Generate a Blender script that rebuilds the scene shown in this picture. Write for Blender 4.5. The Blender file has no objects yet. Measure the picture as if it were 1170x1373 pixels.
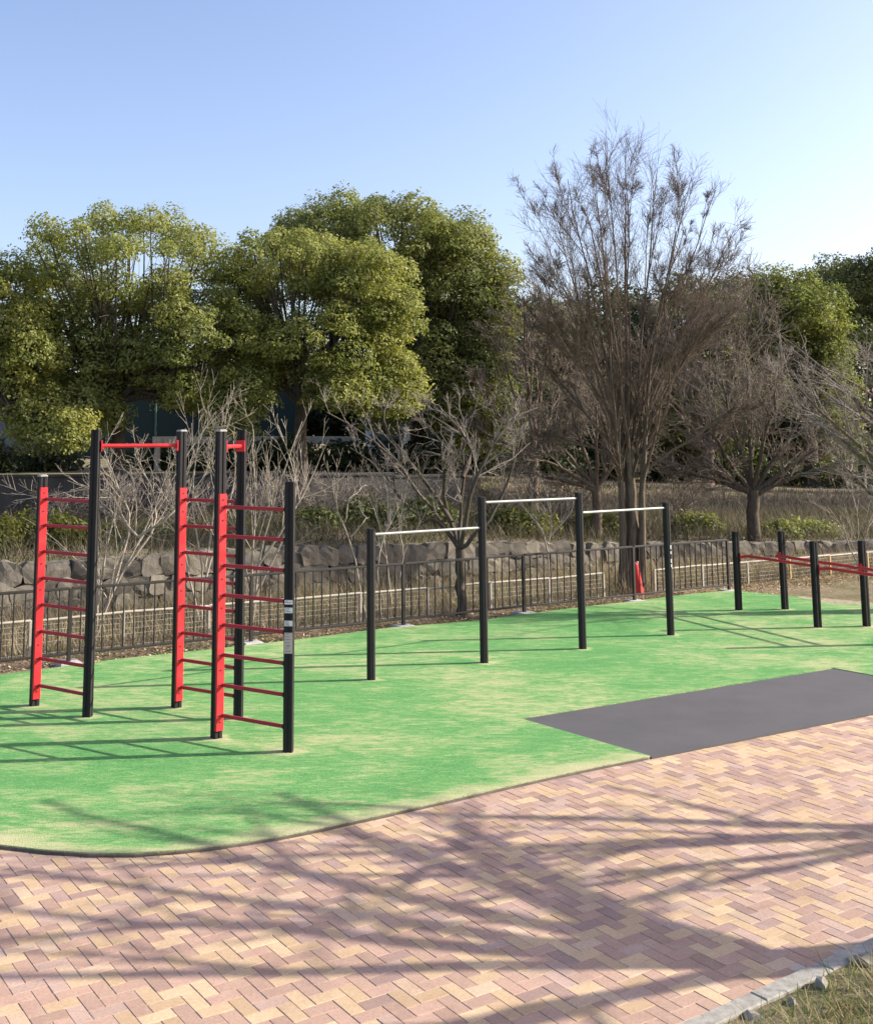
import bpy, math, random
import numpy as np
from mathutils import Vector, Matrix

# ------------------------------------------------------------------ camera
W, H = 1170.0, 1373.0          # photograph size, used only as a unit for the lens
F = 1500.0                     # focal length in those pixels
CX, CY = 470.0, 370.0          # principal point (the photograph is a crop)
PITCH = math.atan(0.139)
EYE = Vector((0, 0, 3.0))
sc = bpy.context.scene
col = sc.collection
cam = bpy.data.cameras.new('camera'); camo = bpy.data.objects.new('camera', cam); col.objects.link(camo)
cam.sensor_fit = 'VERTICAL'; cam.sensor_height = 24; cam.lens = 24 * F / H
cam.shift_x = (W / 2 - CX) / H; cam.shift_y = -(H / 2 - CY) / H
cam.clip_start = 0.1; cam.clip_end = 2000
camo.location = EYE; camo.rotation_euler = (math.pi / 2 + PITCH, 0, 0)
sc.camera = camo

# ------------------------------------------------------------------ sky, sun, exposure
SUN_EL = math.radians(27.5); SUN_DIR = Vector((1, 0.12, 0)).normalized()
w = bpy.data.worlds.new('World'); sc.world = w; w.use_nodes = True
nt = w.node_tree
sky = nt.nodes.new('ShaderNodeTexSky'); sky.sky_type = 'NISHITA'; sky.sun_disc = False
sky.sun_elevation = SUN_EL; sky.sun_rotation = math.atan2(SUN_DIR.x, SUN_DIR.y)
sky.altitude = 50; sky.air_density = 1.0; sky.dust_density = 2.2; sky.ozone_density = 2.0
bg = nt.nodes['Background']; bg.inputs['Strength'].default_value = 0.142
tint = nt.nodes.new('ShaderNodeMix'); tint.data_type = 'RGBA'; tint.blend_type = 'MULTIPLY'; tint.inputs[0].default_value = 1.0
tint.inputs[7].default_value = (1.04, .95, 1.0, 1)      # one white balance for the whole sky
nt.links.new(sky.outputs[0], tint.inputs[6]); nt.links.new(tint.outputs[2], bg.inputs['Color'])
sl = bpy.data.lights.new('sun', 'SUN'); sl.energy = 5.0; sl.angle = math.radians(0.55); sl.color = (1, .93, .82)
so = bpy.data.objects.new('sun', sl); col.objects.link(so)
sd = Vector((SUN_DIR.x * math.cos(SUN_EL), SUN_DIR.y * math.cos(SUN_EL), math.sin(SUN_EL)))
so.rotation_euler = sd.to_track_quat('Z', 'Y').to_euler(); so.location = (20, 4, 14)
vs = sc.view_settings; vs.view_transform = 'Standard'; vs.look = 'None'; vs.gamma = 1; vs.use_curve_mapping = False
vs.exposure = 0.95

rng = np.random.default_rng(7); random.seed(7)
_cp, _sp = math.cos(PITCH), math.sin(PITCH)
def ray(u, v):
    a, b = u - CX, CY - v
    return Vector((a, F * _cp - b * _sp, F * _sp + b * _cp))
def px(u, v, z=0.0):                       # a pixel of the photograph on the level z
    d = ray(u, v); t = (z - EYE.z) / d.z; return EYE + d * t
def pxY(u, v, Y):                          # a pixel of the photograph at the distance Y
    d = ray(u, v); t = Y / d.y; return EYE + d * t

# ------------------------------------------------------------------ helpers
def tag(o, label=None, cat=None, group=None, kind=None):
    if label: o['label'] = label
    if cat: o['category'] = cat
    if group: o['group'] = group
    if kind: o['kind'] = kind
    return o
def empty(name, loc, label=None, cat=None, group=None):
    o = bpy.data.objects.new(name, None); col.objects.link(o); o.location = loc; o.empty_display_size = .2
    return tag(o, label, cat, group)
def link(name, me, parent=None, loc=(0, 0, 0), rot=(0, 0, 0), scale=(1, 1, 1)):
    o = bpy.data.objects.new(name, me); col.objects.link(o); o.parent = parent
    o.location = loc; o.rotation_euler = rot; o.scale = scale
    return o
def origin(parent):
    L = Vector((0, 0, 0))
    while parent is not None:
        L = L + Vector(parent.location); parent = parent.parent
    return L
class MB:
    def __init__(s): s.v = []; s.f = []; s.sm = []
    def add(s, vs, fs, smooth=False):
        b = len(s.v); s.v += [tuple(p) for p in vs]; s.f += [tuple(i + b for i in f) for f in fs]; s.sm += [smooth] * len(fs); return s
    def box(s, c, size, rz=0.0, bev=0.0, M=None):
        hx, hy, hz = [q / 2 for q in size]; c = Vector(c)
        R = M if M is not None else Matrix.Rotation(rz, 3, 'Z')
        if bev <= 0:
            P = [(x, y, z) for z in (-hz, hz) for x, y in ((-hx, -hy), (hx, -hy), (hx, hy), (-hx, hy))]
            Fc = [(3, 2, 1, 0), (4, 5, 6, 7), (0, 1, 5, 4), (1, 2, 6, 5), (2, 3, 7, 6), (3, 0, 4, 7)]
        else:
            b = bev; P = []
            for z, e in ((-hz, b), (-hz + b, 0), (hz - b, 0), (hz, b)):
                P += [(-hx + e, -hy + e, z), (hx - e, -hy + e, z), (hx - e, hy - e, z), (-hx + e, hy - e, z)]
            Fc = [(3, 2, 1, 0), (12, 13, 14, 15)]
            for k in range(3):
                for i in range(4):
                    j = (i + 1) % 4; Fc.append((k * 4 + i, k * 4 + j, k * 4 + 4 + j, k * 4 + 4 + i))
        return s.add([c + R @ Vector(p) for p in P], Fc)
    def tube(s, pts, r, n=10, caps=True):
        pts = [Vector(p) for p in pts]; rs = r if isinstance(r, (list, tuple)) else [r] * len(pts)
        V = []; Fc = []; prev = None
        for i, p in enumerate(pts):
            t = (pts[min(i + 1, len(pts) - 1)] - pts[max(i - 1, 0)]).normalized()
            if prev is None:
                a = t.orthogonal().normalized()
            else:
                a = (prev - t * prev.dot(t)).normalized()
            prev = a; b = t.cross(a)
            V += [p + (a * math.cos(2 * math.pi * k / n) + b * math.sin(2 * math.pi * k / n)) * rs[i] for k in range(n)]
        for i in range(len(pts) - 1):
            for k in range(n):
                Fc.append((i * n + k, i * n + (k + 1) % n, (i + 1) * n + (k + 1) % n, (i + 1) * n + k))
        s.add(V, Fc, True)
        if caps:
            m = len(pts) - 1
            s.add(V[:n], [tuple(range(n - 1, -1, -1))]); s.add(V[m * n:], [tuple(range(n))])
        return s
    def prism(s, prof, z0, z1, c=(0, 0), rz=0.0, top=True):
        ca, sa = math.cos(rz), math.sin(rz); n = len(prof)
        Q = [(c[0] + x * ca - y * sa, c[1] + x * sa + y * ca) for x, y in prof]
        s.add([(x, y, z0) for x, y in Q] + [(x, y, z1) for x, y in Q], [(i, (i + 1) % n, n + (i + 1) % n, n + i) for i in range(n)])
        if top: s.add([(x, y, z1) for x, y in Q], [tuple(range(n))]); s.add([(x, y, z0) for x, y in Q], [tuple(range(n - 1, -1, -1))])
        return s
    def build(s, name, mat, parent=None, world=True):
        me = bpy.data.meshes.new(name); L = origin(parent) if world else Vector((0, 0, 0))
        me.from_pydata([(p[0] - L.x, p[1] - L.y, p[2] - L.z) for p in s.v], [], s.f); me.materials.append(mat)
        me.polygons.foreach_set('use_smooth', s.sm); me.update()
        return link(name, me, parent)
    def mesh(s, name, mat):
        me = bpy.data.meshes.new(name); me.from_pydata(s.v, [], s.f); me.materials.append(mat)
        me.polygons.foreach_set('use_smooth', s.sm); me.update(); return me
def npmesh(name, V, Q, mat, parent=None, colr=None, smooth=False, at0=None):
    """big mesh from arrays: V (n,3), Q (m,k) faces of k corners, colr (m,3) one colour per face"""
    L = at0 if at0 is not None else origin(parent)
    V = np.asarray(V, np.float32) - np.array(L, np.float32)
    me = bpy.data.meshes.new(name); m, k = Q.shape
    me.vertices.add(len(V)); me.vertices.foreach_set('co', V.ravel())
    me.loops.add(m * k); me.loops.foreach_set('vertex_index', Q.astype(np.int32).ravel())
    me.polygons.add(m); me.polygons.foreach_set('loop_start', np.arange(0, m * k, k, dtype=np.int32))
    me.polygons.foreach_set('loop_total', np.full(m, k, np.int32))
    me.polygons.foreach_set('use_smooth', np.full(m, bool(smooth)))
    if colr is not None:
        a = me.attributes.new('col', 'FLOAT_COLOR', 'FACE')
        a.data.foreach_set('color', np.concatenate([colr, np.ones((m, 1))], 1).astype(np.float32).ravel())
    me.update(calc_edges=True); me.validate(); me.materials.append(mat)
    o = link(name, me, parent)
    if at0 is not None: o.location = at0
    return o

# ------------------------------------------------------------------ materials
def mat(name, color=(.5, .5, .5), rough=.6, metal=0.0, spec=.4):
    m = bpy.data.materials.new(name); m.use_nodes = True
    p = m.node_tree.nodes['Principled BSDF']
    p.inputs['Base Color'].default_value = (*color, 1); p.inputs['Roughness'].default_value = rough
    p.inputs['Metallic'].default_value = metal; p.inputs['Specular IOR Level'].default_value = spec
    return m
class NG:
    def __init__(s, m): s.t = m.node_tree; s.p = s.t.nodes['Principled BSDF']
    def n(s, k, **kw):
        x = s.t.nodes.new('ShaderNode' + k)
        for a, b in kw.items(): setattr(x, a, b)
        return x
    def l(s, a, b): s.t.links.new(a, b)
    def coord(s, kind='Object', scale=(1, 1, 1), rot=(0, 0, 0)):
        c = s.n('TexCoord'); mp = s.n('Mapping'); mp.inputs['Scale'].default_value = scale; mp.inputs['Rotation'].default_value = rot
        s.l(c.outputs[kind], mp.inputs['Vector']); return mp.outputs[0]
    def geo(s, scale=(1, 1, 1), rot=(0, 0, 0)):
        c = s.n('NewGeometry'); mp = s.n('Mapping'); mp.inputs['Scale'].default_value = scale; mp.inputs['Rotation'].default_value = rot
        s.l(c.outputs['Position'], mp.inputs['Vector']); return mp.outputs[0]
    def noise(s, vec, scale, detail=4, rough=.55, dist=0.0):
        x = s.n('TexNoise'); x.inputs['Scale'].default_value = scale; x.inputs['Detail'].default_value = detail
        x.inputs['Roughness'].default_value = rough; x.inputs['Distortion'].default_value = dist
        s.l(vec, x.inputs['Vector']); return x.outputs['Fac']
    def ramp(s, fac, stops):
        r = s.n('ValToRGB'); e = r.color_ramp.elements
        while len(e) < len(stops): e.new(.5)
        for i, (p, c) in enumerate(stops):
            e[i].position = p; e[i].color = (*c, 1) if len(c) == 3 else c
        s.l(fac, r.inputs[0]); return r.outputs[0]
    def mix(s, fac, a, b, blend='MIX'):
        x = s.n('Mix', data_type='RGBA', blend_type=blend)
        for sock, v in ((x.inputs[0], fac), (x.inputs[6], a), (x.inputs[7], b)):
            if hasattr(v, 'links') or isinstance(v, bpy.types.NodeSocket): s.l(v, sock)
            elif isinstance(v, (int, float)): sock.default_value = v
            else: sock.default_value = (*v, 1)
        return x.outputs[2]
    def bump(s, h, strength=.3, dist=.01):
        b = s.n('Bump'); b.inputs['Strength'].default_value = strength; b.inputs['Distance'].default_value = dist
        s.l(h, b.inputs['Height']); s.l(b.outputs[0], s.p.inputs['Normal'])
    def base(s, c): s.l(c, s.p.inputs['Base Color'])

def painted(name, color, rough, wear=.25):
    m = mat(name, color, rough); g = NG(m); v = g.coord()
    n1 = g.noise(v, 6, 5); n2 = g.noise(v, 60, 3)
    c = g.mix(.35, color, g.ramp(n1, [(.3, tuple(q * (1 - wear) for q in color)), (.7, tuple(min(1, q * (1 + wear) + .01) for q in color))]))
    g.base(c); r = g.ramp(n1, [(.3, (rough - .1,) * 3), (.7, (rough + .12,) * 3)]); g.l(r, g.p.inputs['Roughness']); g.bump(n2, .06, .002)
    return m
M = {}
M['black'] = painted('black_powder_coat', (.022, .020, .0205), .6)
M['black'].node_tree.nodes['Principled BSDF'].inputs['Specular IOR Level'].default_value = .2
M['fence'] = painted('dark_brown_paint', (.018, .015, .013), .6)
M['red'] = painted('red_powder_coat', (.60, .026, .034), .42, .18)
M['rung'] = painted('crimson_grip_paint', (.34, .018, .032), .45, .22)
M['rung_dark'] = painted('dark_crimson_seat', (.10, .008, .012), .6)
M['rail_red'] = painted('rail_red_paint', (.50, .022, .035), .42, .2)
M['cap'] = painted('grey_aluminium', (.34, .34, .33), .45)
M['steel'] = mat('brushed_steel', (.30, .295, .285), .5, .35)
M['rubber_ring'] = mat('black_rubber', (.015, .015, .016), .8)
M['sticker'] = painted('white_sticker', (.72, .72, .70), .5, .1)
M['sticker_ink'] = mat('grey_print', (.16, .16, .18), .6)
M['sticker_warm'] = painted('worn_beige_sticker', (.50, .42, .38), .5, .15)
M['wire'] = painted('galvanised_wire', (.30, .28, .235), .6)
M['rail_tan'] = painted('weathered_cream_rail', (.36, .32, .26), .7, .45)
M['wood_yellow'] = painted('ochre_stake', (.50, .33, .12), .7)
M['cone'] = painted('red_vinyl', (.66, .022, .02), .45, .2)
M['cone_white'] = mat('white_vinyl', (.75, .68, .66), .5)

m = M['rubber'] = mat('dark_rubber_tiles', (.07, .068, .072), .8); g = NG(m); v = g.geo()
g.base(g.mix(.5, g.ramp(g.noise(v, 1.6, 7, .65), [(.3, (.060, .057, .060)), (.7, (.098, .093, .094))]), g.ramp(g.noise(v, 260, 2), [(.35, (.045, .043, .047)), (.7, (.10, .097, .10))])))
g.bump(g.noise(v, 220, 2), .35, .004)

m = M['turf'] = mat('green_synthetic_turf', (.1, .3, .1), .9, spec=.1); g = NG(m)
v1 = g.geo((.5, 1.0, 1), (0, 0, .25)); v2 = g.geo((1.7, 4.6, 1), (0, 0, -.12)); v3 = g.geo(); v4 = g.geo((2.2, 7.5, 1), (0, 0, .35))
big = g.noise(v3, .42, 3, .5); patch = g.mix(.55, g.noise(v1, 1.6, 6, .62, .8), g.noise(v2, 1.8, 6, .68, 1.4)); patch = g.mix(.30, patch, g.noise(v4, 2.4, 5, .7, 1.2)); patch = g.mix(.24, patch, big)
ma = g.n('Attribute', attribute_name='margin'); mm_ = g.n('Math', operation='MULTIPLY_ADD'); g.l(ma.outputs['Fac'], mm_.inputs[0]); mm_.inputs[1].default_value = .12; g.l(patch, mm_.inputs[2]); patch = mm_.outputs[0]
c = g.ramp(patch, [(.41, (.042, .240, .058)), (.475, (.080, .298, .078)), (.514, (.19, .355, .12)), (.565, (.39, .43, .205)), (.66, (.54, .495, .295))])
fine = g.noise(v3, 34, 5, .8)
c = g.mix(g.ramp(fine, [(.40, (0, 0, 0)), (.75, (.85, .85, .85))]), c, g.mix(.55, c, (.50, .50, .27)))
c = g.mix(g.ramp(g.noise(v3, 70, 4, .75), [(.36, (.7, .7, .7)), (.55, (0, 0, 0))]), c, g.mix(.6, c, (.018, .12, .03)))
g.base(c); g.bump(g.noise(v3, 110, 4, .75), .7, .014)

m = M['paver'] = mat('concrete_paver', (.4, .3, .25), .82, spec=.25); g = NG(m)
at = g.n('Attribute', attribute_name='col'); v = g.geo(); oi = g.n('ObjectInfo')
c = g.mix(1.0, at.outputs['Color'], g.ramp(g.noise(v, 55, 4, .65), [(.3, (.82, .82, .82)), (.7, (1.14, 1.13, 1.12))]), 'MULTIPLY')
c = g.mix(1.0, c, g.ramp(g.noise(v, 1.7, 7, .7), [(.3, (.84, .81, .79)), (.5, (1, 1, 1)), (.7, (1.08, 1.07, 1.05))]), 'MULTIPLY')
c = g.mix(g.ramp(g.noise(v, 11, 6, .75), [(.54, (0, 0, 0)), (.74, (.5, .5, .5))]), c, (.44, .35, .27))
c = g.mix(1.0, c, g.ramp(oi.outputs['Random'], [(0, (.90, .90, .90)), (1, (1.08, 1.08, 1.08))]), 'MULTIPLY')
g.base(c); g.bump(g.noise(v, 240, 3, .7), .35, .003)
m = M['joint'] = mat('jointing_sand', (.40, .33, .27), .95); g = NG(m); v = g.geo()
g.base(g.ramp(g.noise(v, 9, 5), [(.3, (.30, .245, .20)), (.7, (.56, .48, .40))]))

m = M['soil'] = mat('dry_soil', (.3, .24, .16), .95, spec=.1); g = NG(m); v = g.geo()
c = g.mix(g.ramp(g.noise(v, 1.1, 6, .6), [(.42, (0, 0, 0)), (.6, (1, 1, 1))]), g.ramp(g.noise(v, 8, 6, .7), [(.25, (.13, .10, .07)), (.6, (.30, .235, .155)), (.8, (.42, .35, .25))]), g.ramp(g.noise(v, 14, 5, .7), [(.3, (.07, .075, .03)), (.7, (.24, .21, .11))]))
g.base(c); g.bump(g.noise(v, 26, 5, .7), .8, .05)

m = M['sand'] = mat('pale_sand', (.55, .46, .34), .95, spec=.1); g = NG(m); v = g.geo()
g.base(g.ramp(g.noise(v, 12, 5, .7), [(.35, (.20, .155, .10)), (.65, (.46, .385, .28))])); g.bump(g.noise(v, 40, 5, .7), .6, .02)

def concrete(name, a, b, sc_=3.0, bstr=.4):
    m = mat(name, a, .9, spec=.2); g = NG(m); v = g.geo(); v2 = g.geo((3, 3, .5))
    c = g.mix(.5, g.ramp(g.noise(v, sc_, 6, .65), [(.3, a), (.7, b)]), g.ramp(g.noise(v2, sc_ * .8, 5, .6), [(.3, tuple(q * .6 for q in a)), (.65, b)]))
    g.base(c); g.bump(g.noise(v, sc_ * 12, 5, .7), bstr, .012); return m
M['kerb'] = concrete('kerb_concrete', (.24, .225, .19), (.42, .395, .345), 8)
M['footing'] = concrete('footing_concrete', (.36, .35, .33), (.52, .51, .48), 6)
M['stone'] = concrete('weathered_granite', (.115, .105, .09), (.225, .205, .172), 3, .7)
_g = NG(M['stone']); _l = _g.p.inputs['Base Color'].links[0].from_socket; _o = _g.n('ObjectInfo'); _g.base(_g.mix(1.0, _l, _g.ramp(_o.outputs['Random'], [(0, (.75, .73, .70)), (.5, (1, .98, .94)), (1, (1.25, 1.2, 1.1))]), 'MULTIPLY'))
M['wall'] = concrete('dark_stained_concrete', (.045, .045, .042), (.10, .097, .09), 1.2)
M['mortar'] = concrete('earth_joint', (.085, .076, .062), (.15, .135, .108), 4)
M['rubble'] = concrete('broken_stone', (.22, .20, .165), (.42, .385, .32), 9, .9)
M['house_wall'] = concrete('pale_render', (.42, .44, .42), (.58, .60, .58), 1)
M['roof'] = concrete('slate_roof', (.07, .075, .085), (.13, .135, .145), 2)
M['glass'] = mat('window_glass', (.06, .08, .09), .15, spec=.8)
M['shed'] = concrete('grey_green_sheet', (.20, .24, .23), (.32, .36, .35), 1)
M['net'] = painted('dark_green_netting', (.010, .024, .022), .9)
M['netpost'] = painted('green_steel_post', (.05, .11, .09), .6)

def bark(name, a, b):
    m = mat(name, a, .9, spec=.15); g = NG(m); v = g.geo((9, 9, 2.2))
    g.base(g.ramp(g.noise(v, 2.4, 5, .65), [(.3, a), (.7, b)])); g.bump(g.noise(v, 6, 5, .7), .7, .02); return m
M['bark_dark'] = bark('dark_bark', (.055, .045, .036), (.13, .105, .08))
M['bark_grey'] = bark('grey_brown_bark', (.08, .06, .045), (.20, .15, .11))
M['bark_pale'] = bark('pale_bark', (.24, .20, .155), (.45, .39, .31))
M['twig_brown'] = bark('brown_twigs', (.14, .115, .09), (.27, .225, .175))
M['twig_grey'] = bark('grey_twigs', (.19, .16, .135), (.34, .29, .25))

def leafmat(name, trans=.42, rough=.55):
    m = bpy.data.materials.new(name); m.use_nodes = True; t = m.node_tree
    p = t.nodes['Principled BSDF']; p.inputs['Roughness'].default_value = rough; p.inputs['Specular IOR Level'].default_value = .3
    a = t.nodes.new('ShaderNodeAttribute'); a.attribute_name = 'col'
    tr = t.nodes.new('ShaderNodeBsdfTranslucent'); mx = t.nodes.new('ShaderNodeMixShader'); mx.inputs[0].default_value = trans
    hs = t.nodes.new('ShaderNodeHueSaturation'); hs.inputs['Saturation'].default_value = 1.15; hs.inputs['Value'].default_value = 1.25
    t.links.new(a.outputs['Color'], p.inputs['Base Color']); t.links.new(a.outputs['Color'], hs.inputs['Color']); t.links.new(hs.outputs[0], tr.inputs['Color'])
    t.links.new(p.outputs[0], mx.inputs[1]); t.links.new(tr.outputs[0], mx.inputs[2])
    t.links.new(mx.outputs[0], t.nodes['Material Output'].inputs['Surface']); return m
M['leaf'] = leafmat('leaves'); M['blade'] = leafmat('grass_blades', .25, .7)

# ------------------------------------------------------------------ ground with its two terraces
W1 = [(-60, -10), (-12, 13.9), (-5.7, 17.9), (-1.1, 20.6), (2.6, 22.5), (6.2, 24.5), (10.6, 26), (16, 27), (60, 30)]
Z1 = [(-60, .92), (-5.7, .92), (-1.1, .93), (2.6, .83), (6.2, .60), (10.6, .50), (60, .5)]
W2 = [(-60, 8), (-12, 22.2), (-7.5, 24), (0, 26.2), (4, 28.5), (9, 31), (15, 32.5), (60, 40)]
Z2 = [(-60, 2.05), (-1, 2.0), (3, 1.85), (8, 1.5), (14, 1.25), (60, 1.25)]
D2 = [(-60, .12), (1, .12), (5, .9), (60, 1.1)]
ip = lambda T, x: float(np.interp(x, [a for a, b in T], [b for a, b in T]))
def ground_z(x, y):
    y1, y2, d2 = ip(W1, x), ip(W2, x), ip(D2, x); z1, z2 = ip(Z1, x), ip(Z2, x); zf = z1 + .28 * (1 if x < 3 else .8)
    if y < y1: return -.03
    if y < y2: return z1 + (zf - z1) * (y - y1) / (y2 - y1)
    return zf + (z2 - zf) * min(1, (y - y2) / d2)
xs = sorted(set(list(np.linspace(-400, -30, 12)) + list(np.arange(-30, 30.1, .5)) + list(np.linspace(30, 400, 12))))
gm = MB(); rows = []
for x in xs:
    y1, y2, d2 = ip(W1, x), ip(W2, x), ip(D2, x); z1, z2 = ip(Z1, x), ip(Z2, x); zf = z1 + .28 * (1 if x < 3 else .8)
    c = [(-200, -.03), (0, -.03), (y1 - 3, -.03), (y1 + .10, -.03), (y1 + .14, z1)]
    c += [(y1 + .14 + (y2 - y1 - .14) * k / 5, z1 + (zf - z1) * k / 5) for k in range(1, 6)]
    c += [(y2 + .02 + d2 * k / 4, zf + (z2 - zf) * (k / 4 if d2 < .5 else .5 - .5 * math.cos(math.pi * k / 4))) for k in range(1, 5)]
    c += [(y2 + d2 + 6, z2), (y2 + d2 + 40, z2), (900, z2)]
    rows.append([(x, yy, zz) for yy, zz in c])
n = len(rows[0])
gm.add([p for r in rows for p in r], [(i * n + j, (i + 1) * n + j, (i + 1) * n + j + 1, i * n + j + 1) for i in range(len(rows) - 1) for j in range(n - 1)])
tag(gm.build('ground', M['soil']), kind='structure')

# ------------------------------------------------------------------ turf, rubber mat, paving
front = [(-420, 985), (-330, 1040), (-200, 1090), (-90, 1121), (0, 1138), (60, 1145), (120, 1149), (180, 1149.5), (240, 1145), (300, 1138), (370, 1127), (430, 1115), (520, 1095), (600, 1077), (680, 1058.5), (740, 1045), (800, 1032), (868, 1018.5)]
back = [(1157, 813), (1113, 811), (1063, 802), (1013, 797), (980, 793.5), (930, 798), (846, 808.5), (780, 816), (702, 825.6), (641, 834.6), (522, 844), (440, 855), (331, 868), (240, 878), (154, 887), (77, 898), (0, 908), (-150, 928), (-330, 960)]
P2 = lambda u, v: tuple(px(u, v, 0)[:2])
A_, B_, C_ = Vector(P2(873, 1018)), Vector(P2(700, 967)), Vector(P2(1117, 899))
dm = (C_ - B_).normalized(); D_ = C_ + (A_ - B_)
MATP = [A_, D_, C_, B_]
turf = [P2(*p) for p in front] + [tuple(A_ + Vector((-.012, .004))), tuple(B_ - dm * .015), tuple(C_ + Vector((.0, .015))), tuple(D_ + dm * .015)] + \
       [tuple(D_ + dm * 4), (15.5, 19.0), (11.5, 18.4)] + [P2(*p) for p in back]
def inside(poly, x, y):
    r = False; j = len(poly) - 1
    for i in range(len(poly)):
        (xi, yi), (xj, yj) = poly[i], poly[j]
        if (yi > y) != (yj > y) and x < (xj - xi) * (y - yi) / (yj - yi) + xi: r = not r
        j = i
    return r
def sheet(name, poly, z0, z1, m):
    b = MB(); b.prism([tuple(p) for p in poly], z0, z1); return tag(b.build(name, m), kind='structure')
nf_ = len(front); tz = .030
inner = []
for i in range(nf_):
    a, c = Vector(turf[max(i - 1, 0)]), Vector(turf[min(i + 1, nf_ - 1)]); t_ = (c - a).normalized(); q = Vector(turf[i]) + Vector((-t_.y, t_.x)) * .24
    inner.append((q.x, q.y))
inner[-1] = tuple(Vector(turf[nf_ - 1]) + (B_ - A_).normalized() * .22 + Vector((-.10, -.02)))
rest_ = turf[nf_:]
Vt = [(x, y, tz) for x, y in turf[:nf_]] + [(x, y, tz) for x, y in inner] + [(x, y, tz) for x, y in rest_]
nr_ = len(rest_); Ft = [(i, i + 1, nf_ + i + 1, nf_ + i) for i in range(nf_ - 1)] + [tuple(range(nf_, 2 * nf_)) + tuple(range(2 * nf_, 2 * nf_ + nr_))]
Ft += [(nf_ - 1, 2 * nf_, 2 * nf_ - 1), (0, nf_, 2 * nf_ + nr_ - 1)]
nV = len(Vt); loop_ = list(range(nf_)) + list(range(2 * nf_, 2 * nf_ + nr_)); Vt += [(Vt[k][0], Vt[k][1], -.02) for k in loop_]
Ft += [(nV + i, nV + (i + 1) % len(loop_), loop_[(i + 1) % len(loop_)], loop_[i]) for i in range(len(loop_))]
tb = MB(); tb.add(Vt, Ft); turf_o = tag(tb.build('turf', M['turf']), kind='structure')
at_ = turf_o.data.attributes.new('margin', 'FLOAT', 'POINT'); at_.data.foreach_set('value', [1.0] * nf_ + [0.0] * (nV - nf_) + [.6] * len(loop_))
def worn_patch(p, r, seed):
    r_ = random.Random(seed); n_ = 20; ring = lambda k, z: [(p.x + math.cos(t) * r * k * (1.25 + .25 * math.sin(2 * t + seed) + .12 * math.sin(5 * t + seed)), p.y + math.sin(t) * r * k * (1 + .15 * math.sin(3 * t + seed)), z) for t in np.linspace(0, 2 * math.pi, n_ + 1)[:-1]]
    b_ = MB(); V_ = ring(1, .0304) + ring(.55, .034); b_.add(V_, [(k, (k + 1) % n_, n_ + (k + 1) % n_, n_ + k) for k in range(n_)] + [tuple(range(n_, 2 * n_))])
    o = b_.build('worn_patch', M['turf'], turf_o); a_ = o.data.attributes.new('margin', 'FLOAT', 'POINT'); a_.data.foreach_set('value', [.0] * n_ + [.75] * n_)
sheet('rubber_mat', MATP, -.02, .022, M['rubber'])
# pale concrete footing collars and sand apron behind the turf at the right
b = MB(); ap = [px(1060, 801), px(1113, 811), px(1157, 813), px(1230, 822), px(1230, 812), px(1160, 806), px(1100, 801), px(1070, 798)]
b.add([(p.x, p.y, -.012) for p in ap], [tuple(range(len(ap)))]); tag(b.build('sand_apron', M['sand']), kind='structure')

AX = math.radians(32.0); ca, sa = math.cos(AX), math.sin(AX)
pave_poly = [(-7, 3.2), (1.0, 4.6), tuple(px(925, 1373)[:2]), tuple(px(1170, 1262)[:2]), tuple((px(1170, 1262) + (px(1170, 1262) - px(925, 1373)) * 5)[:2]), (15, 17), (-7, 12)]
b = MB(); b.add([(x, y, -.0035) for x, y in pave_poly], [tuple(range(len(pave_poly)))])
paving = tag(b.build('paving', M['joint']), kind='structure')
TAN = [(.515, .365, .215), (.56, .405, .245), (.47, .33, .195), (.52, .38, .26)]
RED = [(.40, .262, .198), (.435, .29, .225), (.365, .238, .182), (.425, .30, .245)]
MAU = [(.32, .212, .18), (.35, .24, .205), (.29, .195, .168)]
S = .095; GAP = .0013
def brick_geo(lx, ly):
    hx, hy = lx / 2 - GAP, ly / 2 - GAP; bv = .0025
    V = []
    for z, e in ((-.03, 0), (-bv, 0), (0, bv)): V += [(-hx + e, -hy + e, z), (hx - e, -hy + e, z), (hx - e, hy - e, z), (-hx + e, hy - e, z)]
    Fc = [(8, 9, 10, 11)] + [(k * 4 + i, k * 4 + (i + 1) % 4, k * 4 + 4 + (i + 1) % 4, k * 4 + 4 + i) for k in range(2) for i in range(4)]
    return np.array(V), Fc
BV, BF = brick_geo(2 * S, S)
bricks = []
tp = [Vector(p) for p in turf]
for i in range(-130, 170):
    for j in range(-70, 280):
        k = (i - j) % 4
        if k == 0: cx, cy, r = (i + 1) * S, (j + .5) * S, 0.0     # horizontal brick covers (i,j),(i+1,j)
        elif k == 3: cx, cy, r = (i + .5) * S, (j + 1) * S, math.pi / 2   # vertical covers (i,j),(i,j+1)
        else: continue
        X, Y = cx * ca - cy * sa, cx * sa + cy * ca
        if not (-5.5 < X < 9.5 and 4.6 < Y < 15): continue
        if not inside(pave_poly, X, Y): continue
        if X < -.34 * Y - .9 or X > .47 * Y + .7: continue
        bricks.append((X, Y, AX + r))
hidden = lambda X, Y: all(inside(turf, X + dx, Y + dy) or inside(MATP, X + dx, Y + dy) for dx in (-.13, .13) for dy in (-.13, .13))
bricks = [q for q in bricks if not hidden(q[0], q[1])]
def in_frame(X, Y):
    d = Vector((X, Y, 0)) - EYE; zc = d.y * _cp + d.z * _sp; u = CX + F * d.x / zc; v = CY - F * (-d.y * _sp + d.z * _cp) / zc
    return -15 < u < W + 15 and v < H + 12
bricks.sort(key=lambda q: (not (in_frame(q[0], q[1]) and not inside(turf, q[0], q[1])), q[1] ** 2 + q[0] ** 2))
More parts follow.
